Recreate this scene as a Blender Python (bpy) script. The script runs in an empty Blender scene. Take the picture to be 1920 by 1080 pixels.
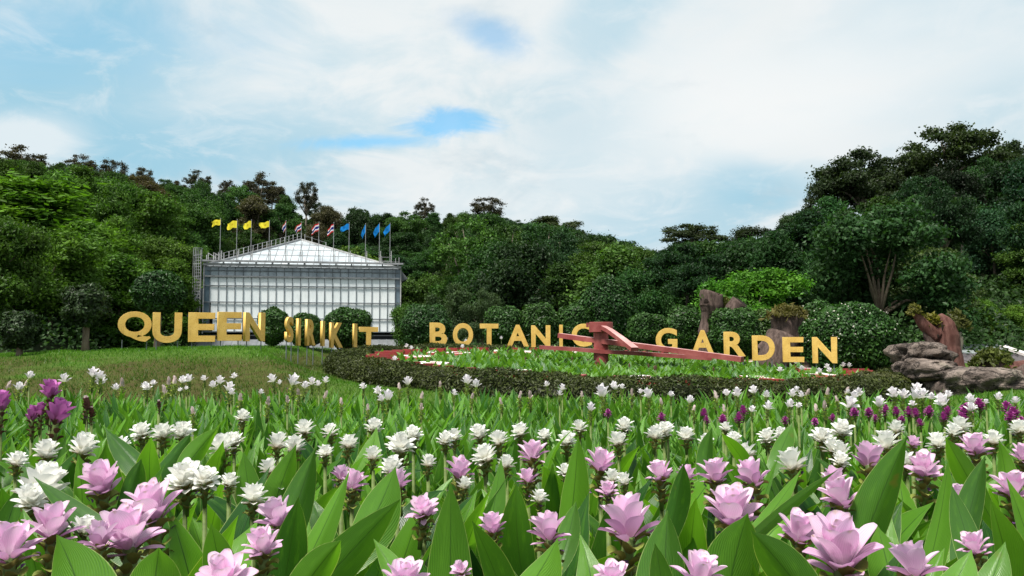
import bpy, bmesh, math, random
import numpy as np
from mathutils import Vector, Matrix, noise
R = math.radians
PI = math.pi
random.seed(7)
RNG = np.random.default_rng(11)
scene = bpy.context.scene
COL = scene.collection

# ------------------------------------------------------------------ camera
F = 1507.0
PITCH = math.atan(100.0 / F)
CAMZ = 0.93
cam_data = bpy.data.cameras.new("camera")
cam = bpy.data.objects.new("camera", cam_data)
COL.objects.link(cam)
cam.location = (0, 0, CAMZ)
cam.rotation_euler = (PI / 2 + PITCH, 0, 0)
cam_data.sensor_width = 36
cam_data.lens = 36 * F / 1920
cam_data.clip_start = 0.05
cam_data.clip_end = 3000
scene.camera = cam

def ray(px, py):
    x = (px - 960) / F
    y = (540 - py) / F
    return Vector((x, math.cos(PITCH) - y * math.sin(PITCH), math.sin(PITCH) + y * math.cos(PITCH)))

def at(px, py, Y):
    d = ray(px, py)
    s = Y / d.y
    return Vector((0, 0, CAMZ)) + d * s

def on_plane(px, py, h):
    d = ray(px, py)
    s = (h - CAMZ) / d.z
    return Vector((0, 0, CAMZ)) + d * s

def mpp(Y):
    return Y / F

# ------------------------------------------------------------------ sky, sun, exposure
SUN_EL, SUN_AZ = R(64), R(222)     # azimuth measured clockwise from +Y: the sun is high, left of the camera
world = bpy.data.worlds.new("World")
scene.world = world
world.use_nodes = True
wn, wl = world.node_tree.nodes, world.node_tree.links
wn.clear()
w_out = wn.new('ShaderNodeOutputWorld')
sky = wn.new('ShaderNodeTexSky')
sky.sky_type = 'NISHITA'
sky.sun_disc = False
sky.sun_elevation = SUN_EL
sky.sun_rotation = SUN_AZ
sky.air_density = 1.0
sky.dust_density = 0.3
sky.ozone_density = 2.0
hsv = wn.new('ShaderNodeHueSaturation')
hsv.inputs['Hue'].default_value = 0.478
hsv.inputs['Saturation'].default_value = 1.35
hsv.inputs['Value'].default_value = 1.25
wl.new(sky.outputs[0], hsv.inputs['Color'])
bg_sky = wn.new('ShaderNodeBackground')
bg_sky.inputs['Strength'].default_value = 0.115
wl.new(hsv.outputs[0], bg_sky.inputs['Color'])
tc = wn.new('ShaderNodeTexCoord')

def wmath(op, a, b=None, clamp=False):
    n = wn.new('ShaderNodeMath'); n.operation = op; n.use_clamp = clamp
    for i, v in enumerate((a, b)):
        if v is None: continue
        if isinstance(v, (int, float)): n.inputs[i].default_value = v
        else: wl.new(v, n.inputs[i])
    return n.outputs[0]

sep = wn.new('ShaderNodeSeparateXYZ')
wl.new(tc.outputs['Generated'], sep.inputs[0])
den = wmath('ADD', wmath('MAXIMUM', sep.outputs['Z'], 0.0), 0.28)
comb = wn.new('ShaderNodeCombineXYZ')
wl.new(wmath('DIVIDE', sep.outputs['X'], den), comb.inputs[0])
wl.new(wmath('DIVIDE', sep.outputs['Y'], den), comb.inputs[1])

def wnoise(scale, detail, rough, dist=0.0, off=0.0):
    n = wn.new('ShaderNodeTexNoise')
    m = wn.new('ShaderNodeMapping')
    m.inputs['Location'].default_value = (off, off * 0.7, off * 1.3)
    wl.new(comb.outputs[0], m.inputs['Vector'])
    wl.new(m.outputs[0], n.inputs['Vector'])
    n.inputs['Scale'].default_value = scale
    n.inputs['Detail'].default_value = detail
    n.inputs['Roughness'].default_value = rough
    n.inputs['Distortion'].default_value = dist
    return n.outputs['Fac']

n_big = wnoise(1.3, 6, 0.55, 0.4, 3.1)
n_fine = wnoise(3.6, 8, 0.6, 0.5, 8.7)
n_wisp = wnoise(6.0, 8, 0.62, 0.8, 1.9)

def blob(px, py, rx, ry, soft, wob=0.5, rot=0.0, src=None):
    """a soft patch of sky round one direction, with edges broken by noise; 1 inside, 0 outside"""
    d = ray(px, py).normalized()
    up = Vector((0, 0, 1)); right = d.cross(up).normalized(); upv = right.cross(d).normalized()
    c, s = math.cos(rot), math.sin(rot)
    ax = right * c + upv * s; ay = upv * c - right * s
    def dot(v):
        n = wn.new('ShaderNodeVectorMath'); n.operation = 'DOT_PRODUCT'
        wl.new(tc.outputs['Generated'], n.inputs[0]); n.inputs[1].default_value = v
        return n.outputs['Value']
    u = wmath('DIVIDE', dot(ax), rx / F)
    v = wmath('DIVIDE', dot(ay), ry / F)
    r2 = wmath('SQRT', wmath('ADD', wmath('MULTIPLY', u, u), wmath('MULTIPLY', v, v)))
    r2 = wmath('ADD', r2, wmath('MULTIPLY', wmath('SUBTRACT', src or n_wisp, 0.5), wob * 2))
    mr = wn.new('ShaderNodeMapRange'); mr.interpolation_type = 'SMOOTHSTEP'
    wl.new(r2, mr.inputs['Value'])
    mr.inputs['From Min'].default_value = 1.0 + soft
    mr.inputs['From Max'].default_value = 1.0 - soft
    front = wmath('GREATER_THAN', dot(d), 0.0)
    return wmath('MULTIPLY', mr.outputs[0], front)

def wmix(a, b, fac):
    n = wn.new('ShaderNodeMix'); n.data_type = 'RGBA'
    for idx, v in ((6, a), (7, b)):
        if isinstance(v, tuple): n.inputs[idx].default_value = v + (1,)
        else: wl.new(v, n.inputs[idx])
    if isinstance(fac, (int, float)): n.inputs[0].default_value = fac
    else: wl.new(fac, n.inputs[0])
    return n.outputs[2]

def wrange(v, a, b, c=0.0, d=1.0):
    mr = wn.new('ShaderNodeMapRange'); mr.interpolation_type = 'SMOOTHSTEP'
    wl.new(v, mr.inputs['Value'])
    mr.inputs['From Min'].default_value = a; mr.inputs['From Max'].default_value = b
    mr.inputs['To Min'].default_value = c; mr.inputs['To Max'].default_value = d
    return mr.outputs[0]

# cloud tone: mid grey-white, thin blue veils, bright heaps
cl = wmix((0.58, 0.72, 0.78), (0.75, 0.82, 0.85), wrange(wmath('ADD', wmath('MULTIPLY', n_big, 0.6), wmath('MULTIPLY', n_fine, 0.4)), 0.38, 0.60))
cl = wmix(cl, (0.80, 0.84, 0.85), wrange(n_fine, 0.44, 0.62, 0, 0.85))
VEIL = (0.27, 0.56, 0.72)
for (a, m) in ((blob(60, 130, 400, 170, 0.7, 1.3, 0.0, n_fine), 0.8), (blob(330, 270, 230, 50, 0.7, 1.2, 0.15, n_fine), 0.45),
               (blob(250, 60, 180, 160, 0.6, 0.9, -0.6, n_fine), 0.35),
               (blob(1110, 255, 150, 90, 0.7, 0.7, 0.0, n_fine), 0.32), (blob(1395, 338, 85, 42, 0.6, 1.1, -0.2, n_fine), 0.75),
               (blob(1260, 400, 200, 70, 0.7, 0.7, 0.3, n_fine), 0.45), (blob(1130, 40, 120, 60, 0.6, 0.8, 0.6, n_fine), 0.45),
               (blob(1640, 60, 220, 60, 0.7, 0.8, 0.2, n_fine), 0.25), (blob(1800, 190, 160, 60, 0.7, 0.8, 0.1, n_fine), 0.2)):
    cl = wmix(cl, VEIL, wmath('MULTIPLY', a, m))
for (a, m) in ((blob(1420, 190, 250, 110, 0.7, 0.9, 0.1, n_fine), 0.8), (blob(30, 265, 90, 40, 0.6, 0.9, 0.2), 0.7),
               (blob(640, 120, 300, 110, 0.8, 0.8, 0.2, n_fine), 0.35), (blob(1010, 350, 260, 70, 0.8, 0.8, 0.1, n_fine), 0.3)):
    cl = wmix(cl, (0.88, 0.90, 0.90), wmath('MULTIPLY', a, m))
cl = wmix(cl, (0.84, 0.87, 0.88), wrange(n_wisp, 0.5, 0.7, 0, 0.35))
cl = wmix(cl, (0.50, 0.63, 0.70), wrange(wnoise(2.2, 7, 0.6, 0.6, 14.3), 0.54, 0.72, 0, 0.5))
bg_cl = wn.new('ShaderNodeBackground')
bg_cl.inputs['Strength'].default_value = 0.72
wl.new(cl, bg_cl.inputs['Color'])
hole = wmath('MULTIPLY', blob(830, 232, 74, 22, 0.6, 1.5, 0.06), 0.75)
for (a, m) in ((blob(690, 266, 100, 11, 0.8, 1.6, 0.07), 0.65), (blob(925, 66, 60, 26, 0.8, 1.0, -0.35), 0.55), (blob(90, 60, 260, 60, 0.8, 1.2, 0.2), 0.15)):
    hole = wmath('MAXIMUM', hole, wmath('MULTIPLY', a, m))
mixs = wn.new('ShaderNodeMixShader')
wl.new(hole, mixs.inputs[0])
wl.new(bg_cl.outputs[0], mixs.inputs[1])
wl.new(bg_sky.outputs[0], mixs.inputs[2])
wl.new(mixs.outputs[0], w_out.inputs['Surface'])

sun_data = bpy.data.lights.new("sun", 'SUN')
sun_data.energy = 4.8
sun_data.angle = R(14)
sun_data.color = (1.0, 0.95, 0.87)
sun = bpy.data.objects.new("sun", sun_data)
COL.objects.link(sun)
sd = Vector((math.sin(SUN_AZ) * math.cos(SUN_EL), math.cos(SUN_AZ) * math.cos(SUN_EL), math.sin(SUN_EL)))
sun.rotation_euler = sd.to_track_quat('Z', 'Y').to_euler()
sun.location = (0, 0, 60)

scene.view_settings.view_transform = 'Standard'
scene.view_settings.look = 'None'
scene.view_settings.exposure = 0.55
scene.view_settings.gamma = 1.0
cy = scene.cycles
cy.max_bounces = 7; cy.diffuse_bounces = 3; cy.glossy_bounces = 2; cy.transmission_bounces = 5; cy.transparent_max_bounces = 4

# ------------------------------------------------------------------ helpers: objects
def prop(o, label=None, cat=None, group=None, kind=None):
    if label: o["label"] = label
    if cat: o["category"] = cat
    if group: o["group"] = group
    if kind: o["kind"] = kind
    return o

def empty(name, loc=(0, 0, 0), label=None, cat=None, group=None, rz=0.0):
    o = bpy.data.objects.new(name, None)
    COL.objects.link(o)
    o.location = loc
    o.rotation_euler = (0, 0, rz)
    o.empty_display_size = 0.1
    return prop(o, label, cat, group)

def link(name, me, parent=None, loc=None, rot=None, scale=None, color=None):
    o = bpy.data.objects.new(name, me)
    COL.objects.link(o)
    if parent: o.parent = parent
    if loc is not None: o.location = loc
    if rot is not None: o.rotation_euler = rot
    if scale is not None: o.scale = (scale,) * 3 if isinstance(scale, (int, float)) else scale
    if color is not None: o.color = tuple(color) + ((1,) if len(color) == 3 else ())
    return o

class MB:
    """collects geometry for ONE mesh"""
    def __init__(self):
        self.v = []; self.f = []; self.uv = []; self.mi = []
    def add(self, verts, faces, uvs=None, mi=0):
        o = len(self.v)
        self.v.extend(tuple(p) for p in verts)
        for fc in faces:
            self.f.append(tuple(o + i for i in fc))
            self.uv.append([uvs[i] for i in fc] if uvs else [(0.5, 0.5)] * len(fc))
            self.mi.append(mi)
    def box(self, c, s, rot=None, mi=0, taper=1.0):
        hx, hy, hz = s[0] / 2, s[1] / 2, s[2] / 2
        vs = [Vector((sx * hx * (taper if sz > 0 else 1), sy * hy * (taper if sz > 0 else 1), sz * hz)) for sz in (-1, 1) for sy in (-1, 1) for sx in (-1, 1)]
        if rot is not None: vs = [rot @ q for q in vs]
        vs = [q + Vector(c) for q in vs]
        self.add(vs, [(0, 2, 3, 1), (4, 5, 7, 6), (0, 1, 5, 4), (2, 6, 7, 3), (0, 4, 6, 2), (1, 3, 7, 5)], mi=mi)
    def bar(self, a, b, w, h=None, mi=0):
        a, b = Vector(a), Vector(b)
        d = b - a
        q = d.to_track_quat('X', 'Z').to_matrix()
        self.box((a + b) / 2, (d.length, w, h or w), q, mi)
    def tube(self, pts, rads, n=8, mi=0, cap=True, jit=0.0, rnd=random):
        pts = [Vector(p) for p in pts]
        rings = []
        up = Vector((0.13, 0.31, 0.94))
        vs = []; fs = []; uvs = []
        for i, p in enumerate(pts):
            t = (pts[min(i + 1, len(pts) - 1)] - pts[max(i - 1, 0)]).normalized()
            a = t.cross(up)
            if a.length < 1e-3: a = t.cross(Vector((1, 0, 0)))
            a.normalize(); b = t.cross(a)
            for k in range(n):
                th = 2 * PI * k / n
                rr = rads[i] * (1 + (rnd.uniform(-jit, jit) if jit else 0))
                vs.append(p + (a * math.cos(th) + b * math.sin(th)) * rr)
                uvs.append((k / n, i / max(1, len(pts) - 1)))
        for i in range(len(pts) - 1):
            for k in range(n):
                k2 = (k + 1) % n
                fs.append((i * n + k, i * n + k2, (i + 1) * n + k2, (i + 1) * n + k))
        if cap:
            fs.append(tuple(range(n - 1, -1, -1)))
            fs.append(tuple((len(pts) - 1) * n + k for k in range(n)))
        self.add(vs, fs, uvs, mi)
    def mesh(self, name, mats, smooth=False):
        me = bpy.data.meshes.new(name)
        me.from_pydata(self.v, [], self.f)
        ul = me.uv_layers.new(name="UVMap")
        flat = [c for fu in self.uv for p in fu for c in p]
        ul.data.foreach_set("uv", flat)
        for m in (mats if isinstance(mats, (list, tuple)) else [mats]):
            me.materials.append(m)
        me.polygons.foreach_set("material_index", self.mi)
        me.polygons.foreach_set("use_smooth", [smooth] * len(self.f))
        me.update()
        return me
    def build(self, name, mats, parent=None, loc=None, rot=None, scale=None, color=None, smooth=False):
        return link(name, self.mesh(name, mats, smooth), parent, loc, rot, scale, color)

def arr_mesh(name, V, FACES, mats, smooth=False, uv=None, mi=None):
    """numpy arrays to one mesh; FACES (M,k)"""
    me = bpy.data.meshes.new(name)
    V = np.asarray(V, dtype=np.float32); FACES = np.asarray(FACES, dtype=np.int32)
    m, k = FACES.shape
    me.vertices.add(len(V)); me.vertices.foreach_set("co", V.ravel())
    me.loops.add(m * k); me.loops.foreach_set("vertex_index", FACES.ravel())
    me.polygons.add(m)
    me.polygons.foreach_set("loop_start", np.arange(0, m * k, k, dtype=np.int32))
    if uv is not None:
        ul = me.uv_layers.new(name="UVMap")
        ul.data.foreach_set("uv", np.asarray(uv, dtype=np.float32)[FACES.ravel()].ravel())
    for mt in (mats if isinstance(mats, (list, tuple)) else [mats]):
        me.materials.append(mt)
    if mi is not None: me.polygons.foreach_set("material_index", np.asarray(mi, dtype=np.int32))
    me.polygons.foreach_set("use_smooth", np.full(m, smooth))
    me.update(calc_edges=True)
    me.validate()
    return me

def ordinal(n):
    return ["first", "second", "third", "fourth", "fifth", "sixth", "seventh", "eighth", "ninth", "tenth", "eleventh", "twelfth", "thirteenth",
            "fourteenth", "fifteenth", "sixteenth", "seventeenth", "eighteenth", "nineteenth", "twentieth", "twenty-first", "twenty-second",
            "twenty-third", "twenty-fourth", "twenty-fifth", "twenty-sixth", "twenty-seventh", "twenty-eighth", "twenty-ninth", "thirtieth"][n - 1] if n <= 30 else "thirty-%d" % (n - 30)

# ------------------------------------------------------------------ helpers: materials
class NT:
    def __init__(self, name):
        self.m = bpy.data.materials.new(name)
        self.m.use_nodes = True
        self.t = self.m.node_tree
        self.t.nodes.clear()
        self.out = self.t.nodes.new('ShaderNodeOutputMaterial')
    def n(self, typ, **kw):
        nd = self.t.nodes.new(typ)
        for k, v in kw.items(): setattr(nd, k, v)
        return nd
    def set(self, sock, v):
        if v is None: return
        if isinstance(v, (int, float)): sock.default_value = v
        elif isinstance(v, tuple): sock.default_value = v + (1,) if len(v) == 3 and len(sock.default_value) == 4 else v
        else: self.t.links.new(v, sock)
    def math(self, op, a, b=None, c=None, clamp=False):
        nd = self.n('ShaderNodeMath', operation=op, use_clamp=clamp)
        for i, v in enumerate((a, b, c)): self.set(nd.inputs[i], v)
        return nd.outputs[0]
    def mix(self, a, b, fac, blend='MIX'):
        nd = self.n('ShaderNodeMix', data_type='RGBA', blend_type=blend)
        self.set(nd.inputs[0], fac); self.set(nd.inputs[6], a); self.set(nd.inputs[7], b)
        return nd.outputs[2]
    def noise(self, scale, detail=4, rough=0.55, vec=None, dist=0.0, fac=True):
        nd = self.n('ShaderNodeTexNoise')
        nd.inputs['Scale'].default_value = scale; nd.inputs['Detail'].default_value = detail
        nd.inputs['Roughness'].default_value = rough; nd.inputs['Distortion'].default_value = dist
        if vec is not None: self.t.links.new(vec, nd.inputs['Vector'])
        return nd.outputs['Fac'] if fac else nd.outputs['Color']
    def rng(self, v, a, b, c=0.0, d=1.0, smooth=True):
        nd = self.n('ShaderNodeMapRange')
        if smooth: nd.interpolation_type = 'SMOOTHSTEP'
        self.set(nd.inputs[0], v)
        for i, q in enumerate((a, b, c, d)): self.set(nd.inputs[1 + i], q)
        return nd.outputs[0]
    def coord(self, which='Object'):
        return self.n('ShaderNodeTexCoord').outputs[which]
    def sep(self, v):
        nd = self.n('ShaderNodeSeparateXYZ'); self.t.links.new(v, nd.inputs[0]); return nd.outputs
    def mapping(self, v, scale=(1, 1, 1), rot=(0, 0, 0)):
        nd = self.n('ShaderNodeMapping'); self.t.links.new(v, nd.inputs[0])
        nd.inputs['Scale'].default_value = scale; nd.inputs['Rotation'].default_value = rot
        return nd.outputs[0]
    def bump(self, h, strength=0.3, dist=0.02):
        nd = self.n('ShaderNodeBump'); nd.inputs['Strength'].default_value = strength; nd.inputs['Distance'].default_value = dist
        self.t.links.new(h, nd.inputs['Height']); return nd.outputs[0]
    def principled(self, col, rough=0.6, spec=0.4, normal=None, metal=0.0):
        nd = self.n('ShaderNodeBsdfPrincipled')
        self.set(nd.inputs['Base Color'], col); self.set(nd.inputs['Roughness'], rough)
        nd.inputs['Specular IOR Level'].default_value = spec
        nd.inputs['Metallic'].default_value = metal
        if normal is not None: self.t.links.new(normal, nd.inputs['Normal'])
        self.t.links.new(nd.outputs[0], self.out.inputs['Surface'])
        return self.m
    def leafy(self, col, tcol, trans=0.35, gloss=0.06, rough=0.4, normal=None):
        d = self.n('ShaderNodeBsdfDiffuse'); self.set(d.inputs['Color'], col)
        t = self.n('ShaderNodeBsdfTranslucent'); self.set(t.inputs['Color'], tcol)
        m = self.n('ShaderNodeMixShader'); m.inputs[0].default_value = trans
        self.t.links.new(d.outputs[0], m.inputs[1]); self.t.links.new(t.outputs[0], m.inputs[2])
        g = self.n('ShaderNodeBsdfGlossy'); g.inputs['Roughness'].default_value = rough; g.inputs['Color'].default_value = (1, 1, 1, 1)
        m2 = self.n('ShaderNodeMixShader')
        lw = self.n('ShaderNodeLayerWeight'); lw.inputs['Blend'].default_value = 0.5
        self.t.links.new(self.math('MULTIPLY_ADD', self.math('POWER', lw.outputs['Facing'], 4.0), gloss * 2.0, gloss * 0.6), m2.inputs[0])
        self.t.links.new(m.outputs[0], m2.inputs[1]); self.t.links.new(g.outputs[0], m2.inputs[2])
        if normal is not None:
            for b in (d, g): self.t.links.new(normal, b.inputs['Normal'])
        self.t.links.new(m2.outputs[0], self.out.inputs['Surface'])
        return self.m

def mat_foliage(name, trans=0.3, gloss=0.03, spread=0.5):
    """leaf colour = the object's own colour, each leaf a little lighter, darker or yellower"""
    T = NT(name)
    oi = T.n('ShaderNodeObjectInfo')
    geo = T.n('ShaderNodeNewGeometry')
    r = geo.outputs['Random Per Island']
    nz = T.noise(0.55, 3, 0.6, T.coord('Object'))
    v = T.math('MULTIPLY', T.rng(r, 0, 1, 1 - spread, 1 + spread, False), T.rng(nz, 0.3, 0.7, 0.72, 1.3, False))
    hs = T.n('ShaderNodeHueSaturation')
    T.set(hs.inputs['Hue'], T.rng(nz, 0.25, 0.75, 0.515, 0.485, False))
    T.set(hs.inputs['Color'], oi.outputs['Color'])
    T.set(hs.inputs['Value'], v)
    c = hs.outputs[0]
    tcol = T.mix(c, (1.3, 1.5, 0.5), 1.0, 'MULTIPLY')
    return T.leafy(c, tcol, trans, gloss, 0.45)

M = {}
M['foliage'] = mat_foliage("foliage", 0.3, 0.014)
M['clipped'] = mat_foliage("clipped_leaves", 0.22, 0.028, 0.65)
M['blade'] = None

def mat_plain(name, col, rough=0.6, spec=0.4, var=0.12, scale=6, bump=0.0, metal=0.0):
    T = NT(name)
    c = T.coord('Object')
    nz = T.noise(scale, 5, 0.6, c)
    a = tuple(x * (1 - var) for x in col); b = tuple(min(1, x * (1 + var)) for x in col)
    cc = T.mix(a, b, T.rng(nz, 0.3, 0.7))
    nrm = T.bump(T.noise(scale * 5, 4, 0.6, c), bump, 0.01) if bump else None
    return T.principled(cc, rough, spec, nrm, metal)

def mat_bark(name, col, col2, scale=3.0, stretch=6.0, bump=0.8, dist=0.03):
    T = NT(name)
    c = T.coord('Object')
    m = T.mapping(c, (stretch, stretch, 1.0))
    n1 = T.noise(scale, 8, 0.65, m)
    n2 = T.noise(scale * 0.6, 4, 0.6, c)
    cc = T.mix(col, col2, T.rng(n1, 0.35, 0.68))
    cc = T.mix(cc, tuple(x * 0.55 for x in col), T.rng(n2, 0.55, 0.75, 0, 0.7))
    return T.principled(cc, 0.85, 0.2, T.bump(n1, bump, dist))

M['bark'] = mat_bark("bark", (0.10, 0.075, 0.055), (0.20, 0.16, 0.12), 2.0, 5.0)
M['pale_bark'] = mat_bark("pale_bark", (0.16, 0.13, 0.10), (0.30, 0.26, 0.21), 2.0, 4.0)
M['stump'] = mat_bark("carved_bark", (0.050, 0.034, 0.029), (0.125, 0.088, 0.076), 3.0, 5.0, 1.0, 0.04)
M['red_stump'] = mat_bark("reddish_bark", (0.075, 0.030, 0.024), (0.155, 0.075, 0.062), 3.0, 4.0, 1.0, 0.04)
M['hollow'] = mat_plain("hollow_shade", (0.02, 0.015, 0.012), 0.9, 0.1)  # shade of an opening, put into the colour

def mat_rock():
    T = NT("rock")
    c = T.coord('Object')
    n1 = T.noise(2.2, 9, 0.65, c, 0.4)
    n2 = T.noise(9, 6, 0.6, T.mapping(c, (1, 1, 3.0)), 1.2)
    col = T.mix((0.10, 0.078, 0.067), (0.31, 0.25, 0.215), T.rng(n1, 0.34, 0.68))
    col = T.mix(col, (0.06, 0.05, 0.045), T.rng(n2, 0.54, 0.68, 0, 0.8))
    ck = T.math('ABSOLUTE', T.math('SUBTRACT', T.noise(2.6, 6, 0.6, T.mapping(c, (1, 1, 1.6)), 0.6), 0.5))
    col = T.mix(col, (0.025, 0.02, 0.018), T.rng(ck, 0.022, 0.004, 0, 0.85))
    ng = T.noise(1.3, 4, 0.6, c)
    col = T.mix(col, (0.16, 0.17, 0.10), T.rng(ng, 0.55, 0.7, 0, 0.5))
    return T.principled(col, 0.9, 0.2, T.bump(T.math('ADD', T.math('ADD', n1, T.math('MULTIPLY', n2, 0.9)), T.rng(ck, 0.0, 0.04, -0.5, 0.0)), 1.0, 0.10))
M['rock'] = mat_rock()

def mat_gold():
    T = NT("gold_paint")
    c = T.coord('Object')
    n1 = T.noise(3.0, 5, 0.6, c); n2 = T.noise(60, 3, 0.6, c)
    col = T.mix((0.62, 0.385, 0.085), (0.78, 0.52, 0.145), T.rng(n1, 0.3, 0.7))
    col = T.mix(col, (0.34, 0.17, 0.04), T.rng(n2, 0.50, 0.70, 0, 0.5))
    streak = T.noise(7, 5, 0.65, T.mapping(c, (3.0, 3.0, 0.35)))
    col = T.mix(col, (0.36, 0.20, 0.055), T.rng(streak, 0.55, 0.75, 0, 0.55))
    return T.principled(col, 0.45, 0.35, T.bump(n2, 0.12, 0.004), 0.12)
M['gold'] = mat_gold()

def mat_redwood(name, a, b):
    T = NT(name)
    c = T.coord('Object')
    n1 = T.noise(2.5, 5, 0.6, c); n2 = T.noise(14, 4, 0.6, T.mapping(c, (0.3, 1.5, 1.5)))
    col = T.mix(a, b, T.rng(n1, 0.3, 0.7))
    col = T.mix(col, tuple(x * 0.5 for x in a), T.rng(n2, 0.55, 0.75, 0, 0.5))
    return T.principled(col, 0.6, 0.3, T.bump(n2, 0.2, 0.01))
M['red'] = mat_redwood("red_paint", (0.21, 0.040, 0.038), (0.32, 0.095, 0.088))
M['red_faded'] = mat_redwood("faded_red_paint", (0.40, 0.19, 0.18), (0.55, 0.33, 0.31))
M['red_side'] = mat_redwood("dark_red_paint", (0.22, 0.02, 0.022), (0.33, 0.045, 0.045))
M['numeral_white'] = mat_plain("white_paint", (0.78, 0.72, 0.70), 0.5, 0.3, 0.12, 8)

def mat_ground():
    T = NT("ground_cover")
    g = T.n('ShaderNodeNewGeometry').outputs['Position']
    s = T.sep(g)
    n1 = T.noise(0.55, 5, 0.6, g); n2 = T.noise(5.0, 6, 0.65, g); n3 = T.noise(30.0, 5, 0.7, g)
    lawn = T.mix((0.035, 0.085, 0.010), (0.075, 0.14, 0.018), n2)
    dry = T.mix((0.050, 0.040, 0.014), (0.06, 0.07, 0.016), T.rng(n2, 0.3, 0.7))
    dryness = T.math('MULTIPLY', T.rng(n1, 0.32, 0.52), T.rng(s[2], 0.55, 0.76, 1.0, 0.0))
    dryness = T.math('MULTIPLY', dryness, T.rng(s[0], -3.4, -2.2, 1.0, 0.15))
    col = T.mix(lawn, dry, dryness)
    soil = T.mix((0.035, 0.022, 0.014), (0.085, 0.055, 0.035), n3)
    col = T.mix(col, soil, T.rng(s[1], 8.2, 7.6))
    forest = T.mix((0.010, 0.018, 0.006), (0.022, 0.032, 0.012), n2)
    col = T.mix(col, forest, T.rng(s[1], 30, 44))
    col = T.mix(col, tuple(x for x in (0.02, 0.03, 0.01)), T.rng(n3, 0.55, 0.75, 0, 0.5))
    return T.principled(col, 0.9, 0.1, T.bump(n3, 0.7, 0.03))
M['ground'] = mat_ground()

def mat_grass():
    T = NT("grass_blades")
    g = T.n('ShaderNodeNewGeometry')
    s = T.sep(g.outputs['Position'])
    n1 = T.noise(0.55, 5, 0.6, g.outputs['Position']); n2 = T.noise(3.0, 4, 0.65, g.outputs['Position'])
    r = g.outputs['Random Per Island']
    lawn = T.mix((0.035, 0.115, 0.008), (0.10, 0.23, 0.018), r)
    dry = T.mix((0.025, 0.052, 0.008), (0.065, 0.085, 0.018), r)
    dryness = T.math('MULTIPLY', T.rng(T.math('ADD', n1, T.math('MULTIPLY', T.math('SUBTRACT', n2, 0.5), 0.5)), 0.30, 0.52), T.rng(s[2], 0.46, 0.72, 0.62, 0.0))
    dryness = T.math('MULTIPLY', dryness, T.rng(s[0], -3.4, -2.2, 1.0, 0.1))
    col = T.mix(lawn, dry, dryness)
    return T.leafy(col, T.mix(col, (1.3, 1.4, 0.5), 1.0, 'MULTIPLY'), 0.35, 0.02)
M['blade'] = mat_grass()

def mat_leaf(name, dark, light, pale, trans=0.38, gloss=0.032):
    """a curcuma leaf: ribs fanning out from a darker midrib, a pale thin rim, a duller underside"""
    T = NT(name)
    uv = T.sep(T.coord('UV'))
    g = T.n('ShaderNodeNewGeometry')
    oi = T.n('ShaderNodeObjectInfo')
    r = T.math('FRACT', T.math('ADD', g.outputs['Random Per Island'], oi.outputs['Random']))
    col = T.mix(dark, light, T.rng(r, 0.05, 0.95))
    a = T.math('ABSOLUTE', T.math('SUBTRACT', uv[0], 0.5))
    nz = T.noise(5, 3, 0.6, T.coord('UV'))
    rib = T.math('SINE', T.math('ADD', T.math('MULTIPLY', uv[1], 95.0), T.math('ADD', T.math('MULTIPLY', a, -150.0), T.math('MULTIPLY', nz, 5.0))))
    col = T.mix(col, tuple(x * 0.72 for x in dark), T.math('MULTIPLY', T.rng(rib, 0.0, 1.0, 0, 0.5), T.rng(T.noise(2.2, 3, 0.6, T.coord('UV')), 0.35, 0.65, 0.15, 1.0)))
    col = T.mix(col, light, T.rng(nz, 0.5, 0.8, 0, 0.5))
    mid = T.rng(a, 0.028, 0.0)
    col = T.mix(col, tuple(x * 0.5 for x in dark), T.math('MULTIPLY', mid, 0.8))
    col = T.mix(col, pale, T.math('MULTIPLY', g.outputs['Backfacing'], 0.25))
    col = T.mix(col, (0.42, 0.50, 0.20), T.rng(a, 0.478, 0.496, 0, 0.75))
    col = T.mix(col, (0.22, 0.13, 0.04), T.rng(T.noise(9, 3, 0.6, T.coord('Object')), 0.69, 0.76, 0, 0.5))
    tcol = T.mix(col, (1.7, 1.75, 0.5), 1.0, 'MULTIPLY')
    return T.leafy(col, tcol, trans, gloss, 0.36, T.bump(rib, 0.28, 0.003))
M['leaf'] = mat_leaf("broad_leaf", (0.014, 0.075, 0.008), (0.12, 0.30, 0.018), (0.12, 0.26, 0.06), 0.42, 0.045)
M['narrow_leaf'] = mat_leaf("narrow_leaf", (0.026, 0.11, 0.012), (0.12, 0.30, 0.028), (0.12, 0.24, 0.08), 0.38)
M['bed_leaf'] = mat_leaf("bright_bed_leaf", (0.030, 0.12, 0.014), (0.11, 0.26, 0.03), (0.14, 0.28, 0.08), 0.36, 0.05)

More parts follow.
